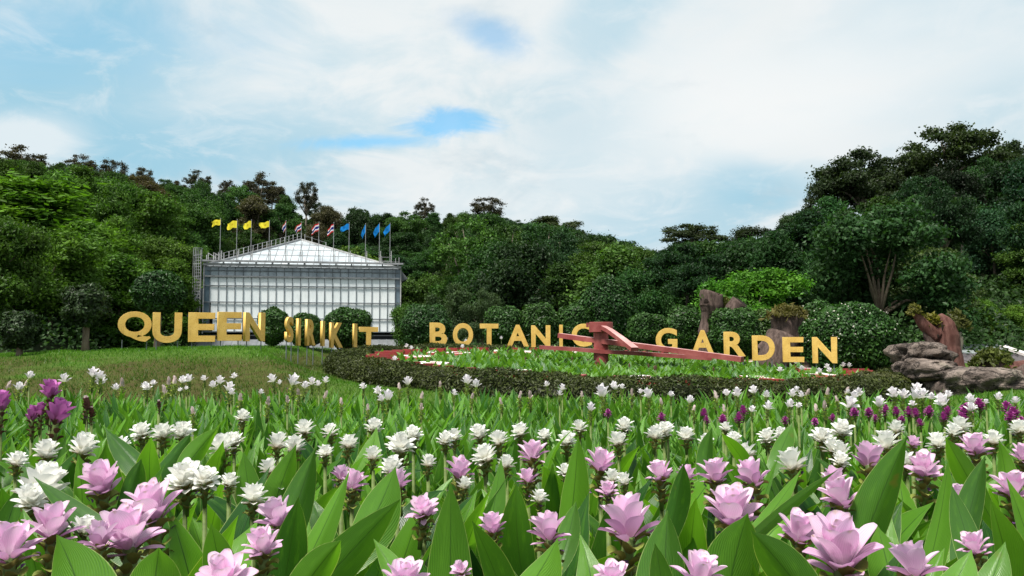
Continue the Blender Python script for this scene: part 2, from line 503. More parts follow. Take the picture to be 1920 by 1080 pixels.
def mat_petal(name, inner, outer, tip, tipamt=0.7, base=None, trans=0.42, veins=0.5):
    T = NT(name)
    uv = T.sep(T.coord('UV'))
    g = T.n('ShaderNodeNewGeometry')
    oi = T.n('ShaderNodeObjectInfo')
    a = T.math('ABSOLUTE', T.math('SUBTRACT', uv[0], 0.5))
    col = T.mix(inner, outer, g.outputs['Backfacing'])
    if base: col = T.mix(base, col, T.rng(uv[1], 0.05, 0.5))
    vein = T.math('SINE', T.math('ADD', T.math('MULTIPLY', uv[0], 80.0), T.math('MULTIPLY', T.noise(6, 2, 0.5, T.coord('UV')), 4.0)))
    col = T.mix(col, tuple(x * 0.82 for x in outer), T.rng(vein, 0.1, 1.0, 0, veins))
    v = T.rng(T.math('FRACT', T.math('ADD', g.outputs['Random Per Island'], oi.outputs['Random'])), 0, 1, 0.86, 1.08, False)
    hs = T.n('ShaderNodeHueSaturation'); T.set(hs.inputs['Color'], col); T.set(hs.inputs['Value'], v)
    col = hs.outputs[0]
    spot = T.math('MULTIPLY', T.rng(T.math('ADD', uv[1], T.math('MULTIPLY', a, -0.25)), 0.86, 0.97), T.rng(g.outputs['Random Per Island'], 0.25, 0.5, 0.15, tipamt))
    col = T.mix(col, tip, spot)
    return T.leafy(col, col, trans, 0.02, 0.5, T.bump(vein, 0.08, 0.001))
M['pink_in'] = mat_petal("pink_petal", (0.94, 0.73, 0.88), (0.86, 0.58, 0.79), (0.36, 0.29, 0.12), 0.6, (0.92, 0.78, 0.87))
M['pink_out'] = mat_petal("mauve_petal", (0.84, 0.56, 0.77), (0.60, 0.32, 0.56), (0.28, 0.22, 0.08), 0.8, (0.58, 0.30, 0.48))
M['palepink'] = mat_petal("pale_pink_petal", (0.80, 0.62, 0.76), (0.74, 0.52, 0.70), (0.30, 0.25, 0.12), 0.5, (0.86, 0.72, 0.82))
M['white_in'] = mat_petal("white_petal", (0.90, 0.90, 0.87), (0.88, 0.87, 0.83), (0.28, 0.36, 0.12), 0.8, (0.80, 0.78, 0.66), 0.35, 0.12)
M['white_out'] = mat_petal("cream_petal", (0.78, 0.76, 0.72), (0.72, 0.64, 0.60), (0.28, 0.33, 0.12), 0.9, (0.58, 0.44, 0.30), 0.35, 0.15)
M['far_white'] = mat_petal("white_lilac_petal", (0.88, 0.86, 0.87), (0.84, 0.79, 0.83), (0.60, 0.52, 0.60), 0.3, (0.74, 0.74, 0.60), 0.35, 0.1)
M['magenta'] = mat_petal("magenta_petal", (0.46, 0.10, 0.36), (0.34, 0.05, 0.25), (0.25, 0.05, 0.20), 0.5, (0.22, 0.03, 0.18), 0.28)
M['orchid'] = mat_petal("orchid_petal", (0.62, 0.23, 0.55), (0.48, 0.14, 0.42), (0.40, 0.12, 0.32), 0.5, (0.36, 0.12, 0.26), 0.3)
M['bract'] = mat_petal("olive_bract", (0.20, 0.24, 0.05), (0.22, 0.19, 0.06), (0.32, 0.34, 0.10), 0.8, (0.14, 0.10, 0.035), 0.25, 0.4)
M['lime_bract'] = mat_petal("lime_bract", (0.30, 0.38, 0.07), (0.25, 0.34, 0.06), (0.42, 0.45, 0.16), 0.7, (0.16, 0.25, 0.05), 0.3, 0.3)
M['brown_bract'] = mat_petal("brown_bract", (0.13, 0.06, 0.045), (0.10, 0.045, 0.035), (0.30, 0.14, 0.13), 0.8, (0.07, 0.04, 0.03), 0.2, 0.3)
M['bud'] = mat_petal("pale_bud", (0.70, 0.58, 0.56), (0.66, 0.54, 0.52), (0.55, 0.36, 0.38), 0.7, (0.48, 0.50, 0.26), 0.3, 0.2)
M['dullpink'] = mat_petal("dull_pink_bract", (0.34, 0.19, 0.19), (0.27, 0.15, 0.13), (0.42, 0.28, 0.26), 0.6, (0.20, 0.16, 0.07), 0.2, 0.3)
M['floret'] = mat_plain("violet_floret", (0.12, 0.05, 0.16), 0.5, 0.3)
M['stem'] = mat_plain("green_stem", (0.09, 0.13, 0.03), 0.6, 0.3, 0.25, 20)

# ------------------------------------------------------------------ terrain
def sstep(a, b, x):
    t = np.clip((x - a) / (b - a), 0, 1)
    return t * t * (3 - 2 * t)

CX, CY, CR = 2.2, 18.0, 6.15           # the floral clock
def disc_z(x, y):
    return 0.21 + 0.034 * (y - CY) - 0.028 * (x - CX)

SKY_PX = [-600, 0, 120, 200, 330, 480, 600, 700, 790, 900, 1000, 1100, 1180, 1225, 1290, 1330, 1400, 1480, 1530, 1600, 1650, 1740, 1850, 1920, 2500]
SKY_PY = [300, 292, 300, 318, 332, 345, 380, 395, 392, 395, 412, 428, 455, 470, 445, 452, 448, 425, 380, 340, 310, 285, 282, 290, 290]
CREST_D = [150, 150, 150, 150, 155, 165, 170, 170, 165, 160, 160, 160, 160, 150, 125, 125, 115, 110, 105, 100, 98, 95, 95, 95, 95]
BASE_D = [46, 46, 52, 60, 80, 106, 108, 106, 90, 62, 55, 52, 50, 48, 46, 46, 44, 44, 44, 44, 44, 44, 46, 48, 48]
TREE_PX = [70, 70, 62, 55, 55, 55, 50, 42, 42, 42, 45, 45, 35, 35, 60, 60, 60, 70, 120, 165, 185, 195, 180, 170, 150]   # how much of the skyline is tree

def hill(px):
    sp = np.interp(px, SKY_PX, SKY_PY); dc = np.interp(px, SKY_PX, CREST_D)
    d0 = np.interp(px, SKY_PX, BASE_D); tp = np.interp(px, SKY_PX, TREE_PX)
    hz = CAMZ + (640 - sp - tp) * dc * np.cos(np.arctan((px - 960) / F)) / F
    return hz, d0, dc

def ground_z(x, y):
    x = np.asarray(x, dtype=float); y = np.asarray(y, dtype=float)
    crest = np.interp(x, [-40, -14, -10, -7.5, -5, -3.6, -2.4, -1, 1], [0.4, 0.58, 0.64, 0.77, 0.80, 0.74, 0.50, 0.34, 0.2])
    rise = sstep(9.2, 15.8, y)
    fall = 1 - sstep(19, 30, y)
    z = crest * rise * fall
    right = sstep(8, 14, y) * 0.02 * (1 - sstep(24, 36, y))
    z = np.where(x > 0, np.maximum(z, right * sstep(0, 3, x)), z)
    r = np.hypot(x - CX, y - CY)
    wd = 1 - sstep(CR + 0.1, CR + 1.6, r)
    z = z * (1 - wd) + disc_z(x, y) * wd
    ys = np.maximum(y, 1e-3)
    px = 960 + F * x / ys
    d = np.hypot(x, y)
    hz, d0, dc = hill(px)
    t = np.clip((d - d0) / (dc - d0), 0, 1)
    zh = hz * (0.35 * t + 0.65 * t * t * (3 - 2 * t))
    zh = np.where(y > 5, zh, 0)
    nz = 0.02 * np.sin(x * 2.1 + 0.7) * np.sin(y * 1.7) + 0.012 * np.sin(x * 5.3 + y * 3.1)
    nz = nz * sstep(8.5, 10, y)
    return z + zh + nz

def gz(x, y): return float(ground_z(x, y))

xs = np.concatenate([-np.geomspace(420, 14, 44), np.linspace(-13.6, 13.6, 110), np.geomspace(14, 420, 44)])
ys = np.concatenate([np.linspace(-60, 0, 8), np.linspace(1, 8, 10), np.linspace(8.3, 27, 80), np.geomspace(28, 520, 60)])
XX, YY = np.meshgrid(xs, ys)
V = np.stack([XX, YY, ground_z(XX, YY)], -1).reshape(-1, 3)
nx, ny = len(xs), len(ys)
I = np.arange(nx * ny).reshape(ny, nx)
Fq = np.stack([I[:-1, :-1], I[:-1, 1:], I[1:, 1:], I[1:, :-1]], -1).reshape(-1, 4)
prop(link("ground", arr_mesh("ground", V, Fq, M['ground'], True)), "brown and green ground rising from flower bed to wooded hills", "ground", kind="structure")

# ------------------------------------------------------------------ clouds of leaves
def leaf_cloud(P, N, size, rng, aspect=1.6, spread=0.7, jitter=0.4):
    """one rhombic leaf per point P facing roughly N; returns verts, quads"""
    n = len(P)
    Nn = N + rng.normal(0, spread, (n, 3))
    Nn /= np.linalg.norm(Nn, axis=1, keepdims=True) + 1e-9
    A = np.cross(Nn, rng.normal(0, 1, (n, 3)))
    A /= np.linalg.norm(A, axis=1, keepdims=True) + 1e-9
    B = np.cross(Nn, A)
    s = size * rng.uniform(1 - jitter, 1 + jitter, (n, 1))
    a = A * s * aspect * 0.5; b = B * s * 0.5
    k = Nn * s * 0.12
    V = np.stack([P - a, P + b - k, P + a, P - b - k], 1).reshape(-1, 3)
    Q = np.arange(n * 4).reshape(n, 4)
    return V, Q

def shell(centre, rad, n, rng, lo=0.55, hi=1.05, down=0.35):
    D = rng.normal(0, 1, (n, 3)); D /= np.linalg.norm(D, axis=1, keepdims=True)
    flip = (D[:, 2] < 0) & (rng.random(n) > down)
    D[flip, 2] *= -1
    r = rng.uniform(lo, hi, (n, 1)) ** 0.6
    return np.asarray(centre) + D * r * np.asarray(rad), D / np.asarray(rad)

def crown_mesh(name, blobs, n, size, seed, mat, lo=0.5, spread=0.7, down=0.35, aspect=1.6, loose=0.16):
    rng = np.random.default_rng(seed)
    area = np.array([np.mean(b[1]) ** 2 for b in blobs]); share = area / area.sum()
    Vs, Qs, o = [], [], 0
    for (c, r), sh in zip(blobs, share):
        k = max(8, int(n * sh))
        P, N = shell(c, r, k, rng, lo, 1.12, down)
        P = P + rng.normal(0, loose, (k, 3)) * np.asarray(r)
        N = N / (np.linalg.norm(N, axis=1, keepdims=True) + 1e-9)
        N[:, 2] += 0.35
        V, Q = leaf_cloud(P, N, size, rng, aspect, spread)
        Vs.append(V); Qs.append(Q + o); o += len(V)
    return arr_mesh(name, np.concatenate(Vs), np.concatenate(Qs), mat)

def limbs(mb, base, tops, r0, rnd, n=6):
    """a trunk from base that divides towards the points in tops"""
    base = Vector(base)
    for i, t in enumerate(tops):
        t = Vector(t)
        mid = base.lerp(t, 0.5) + Vector((rnd.uniform(-.1, .1), rnd.uniform(-.1, .1), 0.12)) * (t - base).length
        mb.tube([base, base.lerp(mid, 0.5), mid, t], [r0 * 0.7, r0 * 0.55, r0 * 0.38, r0 * 0.1], n, jit=0.08, rnd=rnd)

def make_tree(kind, seed):
    """returns (crown mesh, trunk mesh) of a tree about 10 m tall, base at the origin"""
    rnd = random.Random(seed)
    rng = np.random.default_rng(seed)
    mb = MB(); blobs = []
    loose = 0.28
    if kind == 'round':
        H, W = rnd.uniform(8.5, 10.5), rnd.uniform(3.0, 4.0)
        for i in range(34):
            a = rnd.uniform(0, 2 * PI); rr = W * math.sqrt(rnd.random()) * 0.85
            z = H * (0.22 + 0.66 * rnd.random() ** 0.8 * (1 - (rr / W) ** 2 * 0.55))
            r = rnd.uniform(0.55, 1.35)
            blobs.append(((rr * math.cos(a), rr * math.sin(a), z), (r, r, r * rnd.uniform(.75, 1.2))))
        n, size, lo = 26000, 0.165, 0.35
    elif kind == 'layered':
        H, W = rnd.uniform(8.5, 10), rnd.uniform(3.6, 4.6)
        for i in range(40):
            a = rnd.uniform(0, 2 * PI); rr = W * math.sqrt(rnd.random()) * 0.9
            z = H * (0.26 + 0.66 * rnd.random() ** 0.8) * (1 - 0.22 * (rr / W) ** 2)
            rr *= 1.1 - 0.5 * max(0, z / H - 0.5) * 2
            r = rnd.uniform(0.6, 1.5)
            blobs.append(((rr * math.cos(a), rr * math.sin(a), z), (r, r, r * rnd.uniform(.4, .8))))
        n, size, lo, loose = 26000, 0.155, 0.25, 0.24
    elif kind == 'sparse':
        H, W = rnd.uniform(8.5, 10.5), rnd.uniform(2.6, 3.6)
        for i in range(60):
            a = rnd.uniform(0, 2 * PI); rr = W * math.sqrt(rnd.random())
            z = H * (0.42 + 0.56 * rnd.random() * (1 - 0.4 * (rr / W) ** 2))
            r = rnd.uniform(0.25, 0.7)
            blobs.append(((rr * math.cos(a), rr * math.sin(a), z), (r, r, r * 0.7)))
        n, size, lo, loose = 8000, 0.155, 0.2, 0.42
    elif kind == 'feathery':
        H, W = rnd.uniform(9.5, 11), rnd.uniform(2.8, 3.4)
        for i in range(64):
            t = rnd.random(); a = rnd.uniform(0, 2 * PI)
            rr = W * (1 - t) ** 0.6 * rnd.uniform(0.3, 1)
            r = rnd.uniform(0.45, 1.0)
            blobs.append(((rr * math.cos(a), rr * math.sin(a), H * (0.10 + 0.86 * t)), (r * 1.1, r * 1.1, r * 0.7)))
        n, size, lo, loose = 26000, 0.13, 0.2, 0.34
    else:  # tall
        H, W = rnd.uniform(10, 11), rnd.uniform(3.2, 3.9)
        for i in range(54):
            a = rnd.uniform(0, 2 * PI); rr = W * math.sqrt(rnd.random())
            z = H * (0.5 + 0.47 * rnd.random() ** 0.8 * (1 - 0.5 * (rr / W) ** 2))
            r = rnd.uniform(0.4, 1.05)
            blobs.append(((rr * math.cos(a), rr * math.sin(a), z), (r, r, r * rnd.uniform(.45, .7))))
        n, size, lo, loose = 17000, 0.15, 0.2, 0.32
    aspect = 2.6 if kind == 'feathery' else 1.6
    crown = crown_mesh("crown", blobs, n, size, seed, M['foliage'], lo, 0.8, 0.4, aspect, loose)
    fork = H * (0.5 if kind in ('tall',) else 0.3)
    r0 = 0.26 if kind in ('tall', 'sparse') else 0.2
    lean = (rnd.uniform(-.3, .3), rnd.uniform(-.3, .3))
    mb.tube([(0, 0, -0.6), (lean[0] * .3, lean[1] * .3, fork * .5), (lean[0], lean[1], fork)], [r0 * 1.3, r0, r0 * .8], 8, jit=0.06, rnd=rnd)
    tops = [b[0] for b in rnd.sample(blobs, min(len(blobs), 12))]
    limbs(mb, (lean[0], lean[1], fork - 0.2), tops, r0, rnd)
    trunk = mb.mesh("trunk", M['pale_bark' if kind in ('tall', 'sparse') else 'bark'], True)
    co = np.empty(len(crown.vertices) * 3, dtype=np.float32); crown.vertices.foreach_get("co", co); co = co.reshape(-1, 3)
    return crown, trunk, 2 * float(np.percentile(np.hypot(co[:, 0], co[:, 1]), 96)), float(np.percentile(co[:, 2], 99.6))

LM = [(-400, 80, "the small round tree"), (80, 205, "the lollipop tree"), (205, 285, "the gold letter Q"), (285, 345, "the gold letter U"),
      (345, 405, "the first E of QUEEN"), (405, 455, "the second E of QUEEN"), (455, 500, "the N of QUEEN"), (500, 550, "the S of SIRIKIT"),
      (550, 615, "the R of SIRIKIT"), (615, 655, "the K of SIRIKIT"), (655, 720, "the T of SIRIKIT"), (720, 795, "the red hour bars"),
      (795, 845, "the B of BOTANIC"), (845, 895, "the O of BOTANIC"), (895, 945, "the T of BOTANIC"), (945, 995, "the A of BOTANIC"),
      (995, 1035, "the N of BOTANIC"), (1035, 1100, "the C of BOTANIC"), (1100, 1160, "the red clock hub"), (1160, 1230, "the curved clock hand"),
      (1230, 1290, "the G of GARDEN"), (1290, 1350, "the A of GARDEN"), (1350, 1405, "the R of GARDEN"), (1405, 1460, "the D of GARDEN"),
      (1460, 1515, "the E of GARDEN"), (1515, 1580, "the N of GARDEN"), (1580, 1680, "the white-flowered bush"), (1680, 1750, "the layered rock"),
      (1750, 1810, "the reddish stump"), (1810, 1890, "the flat boulder"), (1890, 2400, "the dark fallen log")]
def landmark(px):
    for a, b, s in LM:
        if a <= px < b: return s
    return LM[0][2] if px < 0 else LM[-1][2]
PENDING = []      # (object, description, px, py, how)
def later(o, desc, px, py, how): PENDING.append((o, desc, px, py, how))
def write_labels():
    cols = {}
    for o, desc, px, py, how in PENDING:
        cols.setdefault((desc, landmark(px), how), []).append((py, px, o))
    for (desc, lm, how), L in cols.items():
        L.sort(key=lambda q: (q[0], q[1]))
        if how == 'flower':
            L.reverse()
        for i, (py, px, o) in enumerate(L):
            if how == 'flower':
                tail = "" if len(L) == 1 else ", %s from the front" % ordinal(i + 1)
                o["label"] = "%s below %s%s" % (desc, lm, tail)
            else:
                tail = "" if len(L) == 1 else ", %s from the top" % ordinal(i + 1)
                o["label"] = "%s above %s%s" % (desc, lm, tail)
def px_of(p):
    q = Vector(p) - Vector((0, 0, CAMZ))
    c, s = math.cos(PITCH), math.sin(PITCH)
    dep = q.y * c + q.z * s
    up = -q.y * s + q.z * c
    return 960 + F * q.x / dep, 540 - F * up / dep

# ------------------------------------------------------------------ wooded hills
KINDS = {}
for kind, cnt in (('round', 4), ('layered', 3), ('sparse', 3), ('feathery', 3), ('tall', 3)):
    KINDS[kind] = [make_tree(kind, 100 + 17 * i + len(kind)) for i in range(cnt)]
TNAME = {'round': 'broadleaf_tree', 'layered': 'spreading_tree', 'sparse': 'thin_crowned_tree', 'feathery': 'feathery_tree', 'tall': 'tall_forest_tree'}
TDESC = {'round': "dense round hill tree", 'layered': "flat-tiered hill tree", 'sparse': "thin brownish hill tree", 'feathery': "feathery pointed hill tree",
         'tall': "tall bare-trunked hill tree"}
def put_tree(kind, x, y, wide, high, col, label=None, z=None):
    cm, tm, cw_, ch_ = random.choice(KINDS[kind])
    sxy, sz = wide / cw_, (high + 0.15) / ch_
    e = empty(TNAME[kind], (x, y, (gz(x, y) if z is None else z) - 0.15), None, "tree", "trees on the wooded hills", random.uniform(0, 6.28))
    e.scale = (sxy, sxy, sz)
    link("crown", cm, e, color=col)
    slim = min(1.0, 0.75 * sz / sxy)
    link("trunk", tm, e, scale=(slim, slim, 1))
    if label: e["label"] = label
    else:
        px, py = px_of((x, y, gz(x, y) + 8 * sz))
        later(e, TDESC[kind], px, py, 'tree')
    return e
def jit(col, v=0.22):
    k = random.uniform(1 - v, 1 + v); g = random.uniform(-0.12, 0.12)
    k *= 1.12
    return (col[0] * k * (1 + g), col[1] * k, col[2] * k * (1 - g))
placed = []
# single trees one can tell apart: px, top py, crown width px, distance, kind, colour, label
SPECIAL = [
    (1780, 236, 195, 84, 'tall', (0.028, 0.045, 0.014), "biggest dark tree standing highest on the hill above the reddish stump"),
    (1612, 284, 170, 88, 'tall', (0.026, 0.042, 0.016), "tall dark tree with a long bare trunk above the white-flowered bush"),
    (1672, 296, 140, 90, 'tall', (0.024, 0.040, 0.016), "dark open-crowned tree between the two highest hill trees"),
    (1560, 340, 110, 90, 'tall', (0.026, 0.042, 0.016), "dark lower tree at the valley end of the tall group"),
    (1495, 398, 75, 96, 'layered', (0.03, 0.062, 0.018), "leaning round tree on the ridge beyond the E of GARDEN"),
    (1298, 422, 130, 100, 'tall', (0.035, 0.05, 0.022), "wide umbrella-shaped tree on the ridge above the A of GARDEN"),
    (1415, 428, 110, 100, 'round', (0.022, 0.034, 0.014), "dark bushy tree on the ridge above the D of GARDEN"),
    (1905, 268, 110, 84, 'tall', (0.026, 0.045, 0.018), "thin treetop on the skyline above the dark fallen log"),
    (1850, 300, 120, 76, 'layered', (0.022, 0.06, 0.016), "low spreading green tree under the highest hill trees"),
    (915, 372, 62, 150, 'sparse', (0.045, 0.042, 0.026), "lone open-crowned tree on the skyline above the O of BOTANIC"),
    (798, 372, 40, 152, 'sparse', (0.045, 0.042, 0.028), "small thin tree on the skyline above the B of BOTANIC"),
    (1040, 408, 100, 140, 'layered', (0.04, 0.055, 0.022), "flat-topped tree on the skyline above the C of BOTANIC"),
    (575, 342, 42, 155, 'sparse', (0.035, 0.038, 0.024), "narrow dark tree on the skyline above the glasshouse gable"),
    (485, 326, 80, 145, 'sparse', (0.045, 0.042, 0.028), "brownish tree on the skyline above the N of QUEEN"),
    (372, 320, 55, 145, 'sparse', (0.04, 0.042, 0.028), "open brownish tree on the skyline above the first E of QUEEN"),
    (150, 290, 70, 138, 'sparse', (0.055, 0.05, 0.034), "brownish tree on the skyline above the lollipop tree"),
    (42, 274, 105, 138, 'sparse', (0.055, 0.05, 0.034), "highest brown open tree on the skyline above the small round tree"),
    (212, 302, 52, 140, 'sparse', (0.045, 0.045, 0.028), "small brownish tree on the skyline above the gold letter Q"),
    (1725, 470, 165, 46, 'layered', (0.055, 0.085, 0.028), "pale olive spreading tree with thin grey stems above the layered rock"),
    (1412, 508, 190, 36, 'layered', (0.06, 0.165, 0.016), "bright green feathery spreading tree behind the carved stumps"),
    (1845, 600, 64, 47, 'round', (0.07, 0.15, 0.018), "small bright green tree beside the grey shed roof"),
    (1898, 628, 70, 45, 'round', (0.08, 0.155, 0.018), "yellowish green bush just behind the grey shed roof"),
    (1860, 395, 110, 60, 'round', (0.026, 0.07, 0.03), "bluish green round tree on the hill above the flat boulder"),
    (1920, 420, 90, 56, 'feathery', (0.05, 0.10, 0.016), "yellow-green pointed tree at the edge above the fallen log"),
    (60, 345, 330, 62, 'feathery', (0.075, 0.165, 0.017), "huge bright green feathery tree above the small round tree"),
    (-40, 330, 250, 66, 'feathery', (0.06, 0.14, 0.016), "bright green feathery tree half out of view past the small round tree"),
    (160, 420, 200, 58, 'feathery', (0.07, 0.15, 0.016), "bright green feathery tree behind the lollipop tree"),
    (225, 480, 140, 56, 'feathery', (0.055, 0.125, 0.015), "feathery green tree behind the gold letter Q"),
    (320, 450, 150, 84, 'layered', (0.06, 0.115, 0.016), "yellow-green tiered tree just beyond the glasshouse ladder"),
    (845, 535, 90, 42, 'layered', (0.04, 0.07, 0.026), "dull green tree with showing branches behind the B of BOTANIC"),
    (905, 545, 85, 38, 'layered', (0.045, 0.075, 0.03), "dull green low tree behind the O of BOTANIC"),
    (770, 575, 70, 40, 'round', (0.055, 0.12, 0.018), "light green bush at the corner of the glasshouse"),
]
NATW = {'round': 8.6, 'layered': 10.2, 'sparse': 7.4, 'feathery': 6.8, 'tall': 8.4}
NATH = {'round': 9.4, 'layered': 9.6, 'sparse': 9.8, 'feathery': 10.3, 'tall': 10.4}
for px, top, w, d, kind, col, lab in SPECIAL:
    p = at(px, top, d)
    g = gz(p.x, d)
    h = max(2.2, p.z - g)
    put_tree(kind, p.x, d, w * mpp(d), h, col, lab)
    placed.append((p.x, d, 1.0))
rt = random.Random(5)
tries = 0
auto = []
while tries < 26000 and len(auto) < 266:
    tries += 1
    px = rt.uniform(-70, 1990)
    hz, d0, dc = (float(v) for v in hill(px))
    t = math.sqrt(rt.random()) if rt.random() < 0.75 else rt.uniform(0.9, 1.04)
    d = d0 + (dc - d0) * t
    a = math.atan((px - 960) / F)
    x, y = d * math.sin(a), d * math.cos(a)
    ok = not (abs(px - 1614) < 30 and 56 < d < 90)
    tan = 0.026 * d + 0.7; rad = 8.0
    for (ex, ey, _) in placed:
        dx, dy = x - ex, y - ey
        u = dx * math.cos(a) - dy * math.sin(a); v = dx * math.sin(a) + dy * math.cos(a)
        if (u / tan) ** 2 + (v / rad) ** 2 < 1: ok = False; break
    if not ok: continue
    placed.append((x, y, 1)); auto.append((px, t, d, x, y))
for px, t, d, x, y in auto:
    hz, d0, dc = (float(v) for v in hill(px)); tp = float(np.interp(px, SKY_PX, TREE_PX))
    h_crest = tp * dc * math.cos(math.atan((px - 960) / F)) / F
    h = h_crest * rt.uniform(0.55, 0.85) if t > 0.85 else rt.uniform(5.2, 9.6) * (0.85 + 0.3 * (d / 120))
    if t > 0.85 and px < 1180:
        kind = rt.choice(('sparse', 'sparse', 'tall', 'layered') if px < 620 else ('round', 'layered', 'sparse', 'tall'))
        if kind in ('sparse', 'tall'): h = h_crest * rt.uniform(0.8, 1.15)
        col = jit((0.046, 0.044, 0.026) if px < 560 else (0.03, 0.056, 0.018))
    elif px < 330 and t < 0.6:
        kind = rt.choice(('feathery', 'feathery', 'layered')); col = jit((0.05, 0.11, 0.014))
    elif px < 620:
        kind = rt.choice(('layered', 'round', 'feathery', 'tall'))
        col = jit(rt.choice(((0.058, 0.055, 0.028), (0.032, 0.075, 0.016), (0.042, 0.095, 0.018)))) if t > 0.5 else jit((0.04, 0.09, 0.016))
    elif px < 1230:
        kind = rt.choice(('layered', 'round', 'tall', 'feathery', 'sparse', 'layered'))
        if kind in ('tall', 'sparse'): h *= 1.15
        col = jit(rt.choice(((0.028, 0.07, 0.016), (0.036, 0.085, 0.018), (0.05, 0.095, 0.016), (0.024, 0.058, 0.02))), 0.28)
    else:
        kind = rt.choice(('round', 'layered', 'round', 'tall') if t > 0.8 else ('round', 'layered', 'tall', 'feathery'))
        if t > 0.8 and px > 1480: h *= rt.uniform(0.32, 0.5)
        col = jit((0.022, 0.042, 0.016) if t > 0.75 else rt.choice(((0.022, 0.06, 0.02), (0.03, 0.078, 0.02), (0.018, 0.05, 0.02), (0.045, 0.10, 0.018))), 0.28)
    zs_ = CAMZ + (640 - float(np.interp(px, SKY_PX, SKY_PY)) - 6) * y / F - gz(x, y)
    if t <= 0.85: h = max(2.4, min(h, zs_))
    wide = h * NATW[kind] / NATH[kind] * rt.uniform(0.72, 1.05) * (0.92 if kind == 'sparse' or h > 8 else 1.12)
    dk = rt.choice((0.5, 0.62, 0.75, 0.95)) if px > 1180 else rt.choice((0.6, 0.75, 0.9, 1.1)) if px > 600 else rt.choice((0.7, 0.85, 1.0))
    col = tuple(q * dk for q in col)
    put_tree(kind, x, y, wide, h, col)
print("hill trees", len(auto) + len(SPECIAL))
# low growth between the trunks
n = 150000
pxs = RNG.uniform(-120, 2040, n)
hz, d0, dc = hill(pxs)
dd = d0 - 5 + (dc - d0 + 8) * RNG.random(n) ** 0.8
aa = np.arctan((pxs - 960) / F)
X = dd * np.sin(aa); Y = dd * np.cos(aa)
lump = 0.5 + 0.5 * np.sin(X * 0.9 + 1.3 * np.sin(Y * 0.35)) * np.sin(Y * 0.7 + X * 0.2)
Z = ground_z(X, Y) + RNG.random(n) ** 0.5 * (0.5 + 1.9 * lump)
Vv, Qq = leaf_cloud(np.stack([X, Y, Z], 1), np.tile([0, -0.5, 0.8], (n, 1)), 0.0034 * dd[:, None], RNG, 1.5, 0.7)
u = link("undergrowth", arr_mesh("undergrowth", Vv, Qq, M['foliage']), color=(0.024, 0.055, 0.014))
prop(u, "dark green low growth covering the hillside under the trees", "undergrowth", kind="stuff")

# ------------------------------------------------------------------ glasshouse
def mat_glass_panel(name, a, b, rough, streak):
    T = NT(name)
    c = T.coord('Object')
    n1 = T.noise(0.5, 5, 0.6, c); n2 = T.noise(3.0, 5, 0.65, T.mapping(c, (1, 1, 0.25)))
    col = T.mix(a, b, T.rng(n1, 0.3, 0.7))
    col = T.mix(col, tuple(x * 0.6 for x in a), T.rng(n2, 0.5, 0.75, 0, streak))
    return T.principled(col, rough, 0.5, T.bump(n2, 0.15, 0.02))
M['screen'] = mat_glass_panel("white_shade_screen", (0.80, 0.86, 0.88), (0.88, 0.92, 0.93), 0.35, 0.35)
M['roof_screen'] = mat_glass_panel("roof_glass", (0.30, 0.34, 0.37), (0.50, 0.55, 0.58), 0.3, 0.4)
M['greyglass'] = mat_glass_panel("grey_glass", (0.20, 0.25, 0.29), (0.42, 0.48, 0.52), 0.12, 0.6)
M['blueglass'] = mat_glass_panel("blue_grey_glass", (0.10, 0.15, 0.19), (0.18, 0.24, 0.29), 0.1, 0.4)
M['steel'] = mat_plain("grey_steel", (0.13, 0.15, 0.165), 0.5, 0.5, 0.25, 2)
M['palesteel'] = mat_plain("galvanised_steel", (0.42, 0.42, 0.42), 0.5, 0.5, 0.3, 1.2)
M['midsteel'] = mat_plain("weathered_steel", (0.25, 0.26, 0.27), 0.55, 0.5, 0.3, 1.5)
M['skirt'] = mat_plain("grey_sheet_roof", (0.15, 0.16, 0.17), 0.8, 0.15, 0.25, 0.8)
M['shadow_wall'] = mat_plain("plinth_shade", (0.05, 0.055, 0.06), 0.8, 0.2, 0.3, 1)  # near-black base beam colour; also stands for the shade in the gap below
G0 = at(380, 622, 78.0); G1 = at(750, 622, 81.5)
gdir = Vector((G1.x - G0.x, G1.y - G0.y, 0)); GW = gdir.length
gang = math.atan2(gdir.y, gdir.x)
gh = empty("glasshouse", G0, "large white-screened glasshouse with a hipped glass roof and roof railing behind SIRIKIT", "glasshouse", rz=gang)
k = 78.0 / F
def hpx(py): return (622 - py) * k
D = 19.0
H0 = hpx(497)
zs = [0, hpx(597), hpx(566), hpx(535), hpx(518), hpx(499)]
cx0, cx1 = 0.105 * GW * 0.28, GW * (1 - 0.028)
NC = 23
mb = MB(); fr = MB()
cw = (cx1 - cx0) / NC
rp = random.Random(3)
for j in range(4):
    for i in range(NC):
        z0, z1 = zs[j] + .02, zs[j + 1] - .02
        x0, x1 = cx0 + i * cw + .02, cx0 + (i + 1) * cw - .02
        if j == 1 and i == 0: x0 += 0.1
        if j == 0 and i == 0: x0 += 0.3
        yy = 0.06 + rp.uniform(0, 0.02)
        tl = rp.uniform(-0.012, 0.012)
        mb.add([(x0, yy, z0), (x1, yy + tl, z0), (x1, yy + tl, z1), (x0, yy, z1), (x0, yy + .03, z0), (x1, yy + .03 + tl, z0), (x1, yy + .03 + tl, z1), (x0, yy + .03, z1)],
               [(0, 1, 2, 3), (4, 7, 6, 5), (0, 3, 7, 4), (1, 5, 6, 2), (3, 2, 6, 7), (0, 4, 5, 1)])
mb.build("shade_screen", M['screen'], gh)
mb = MB()
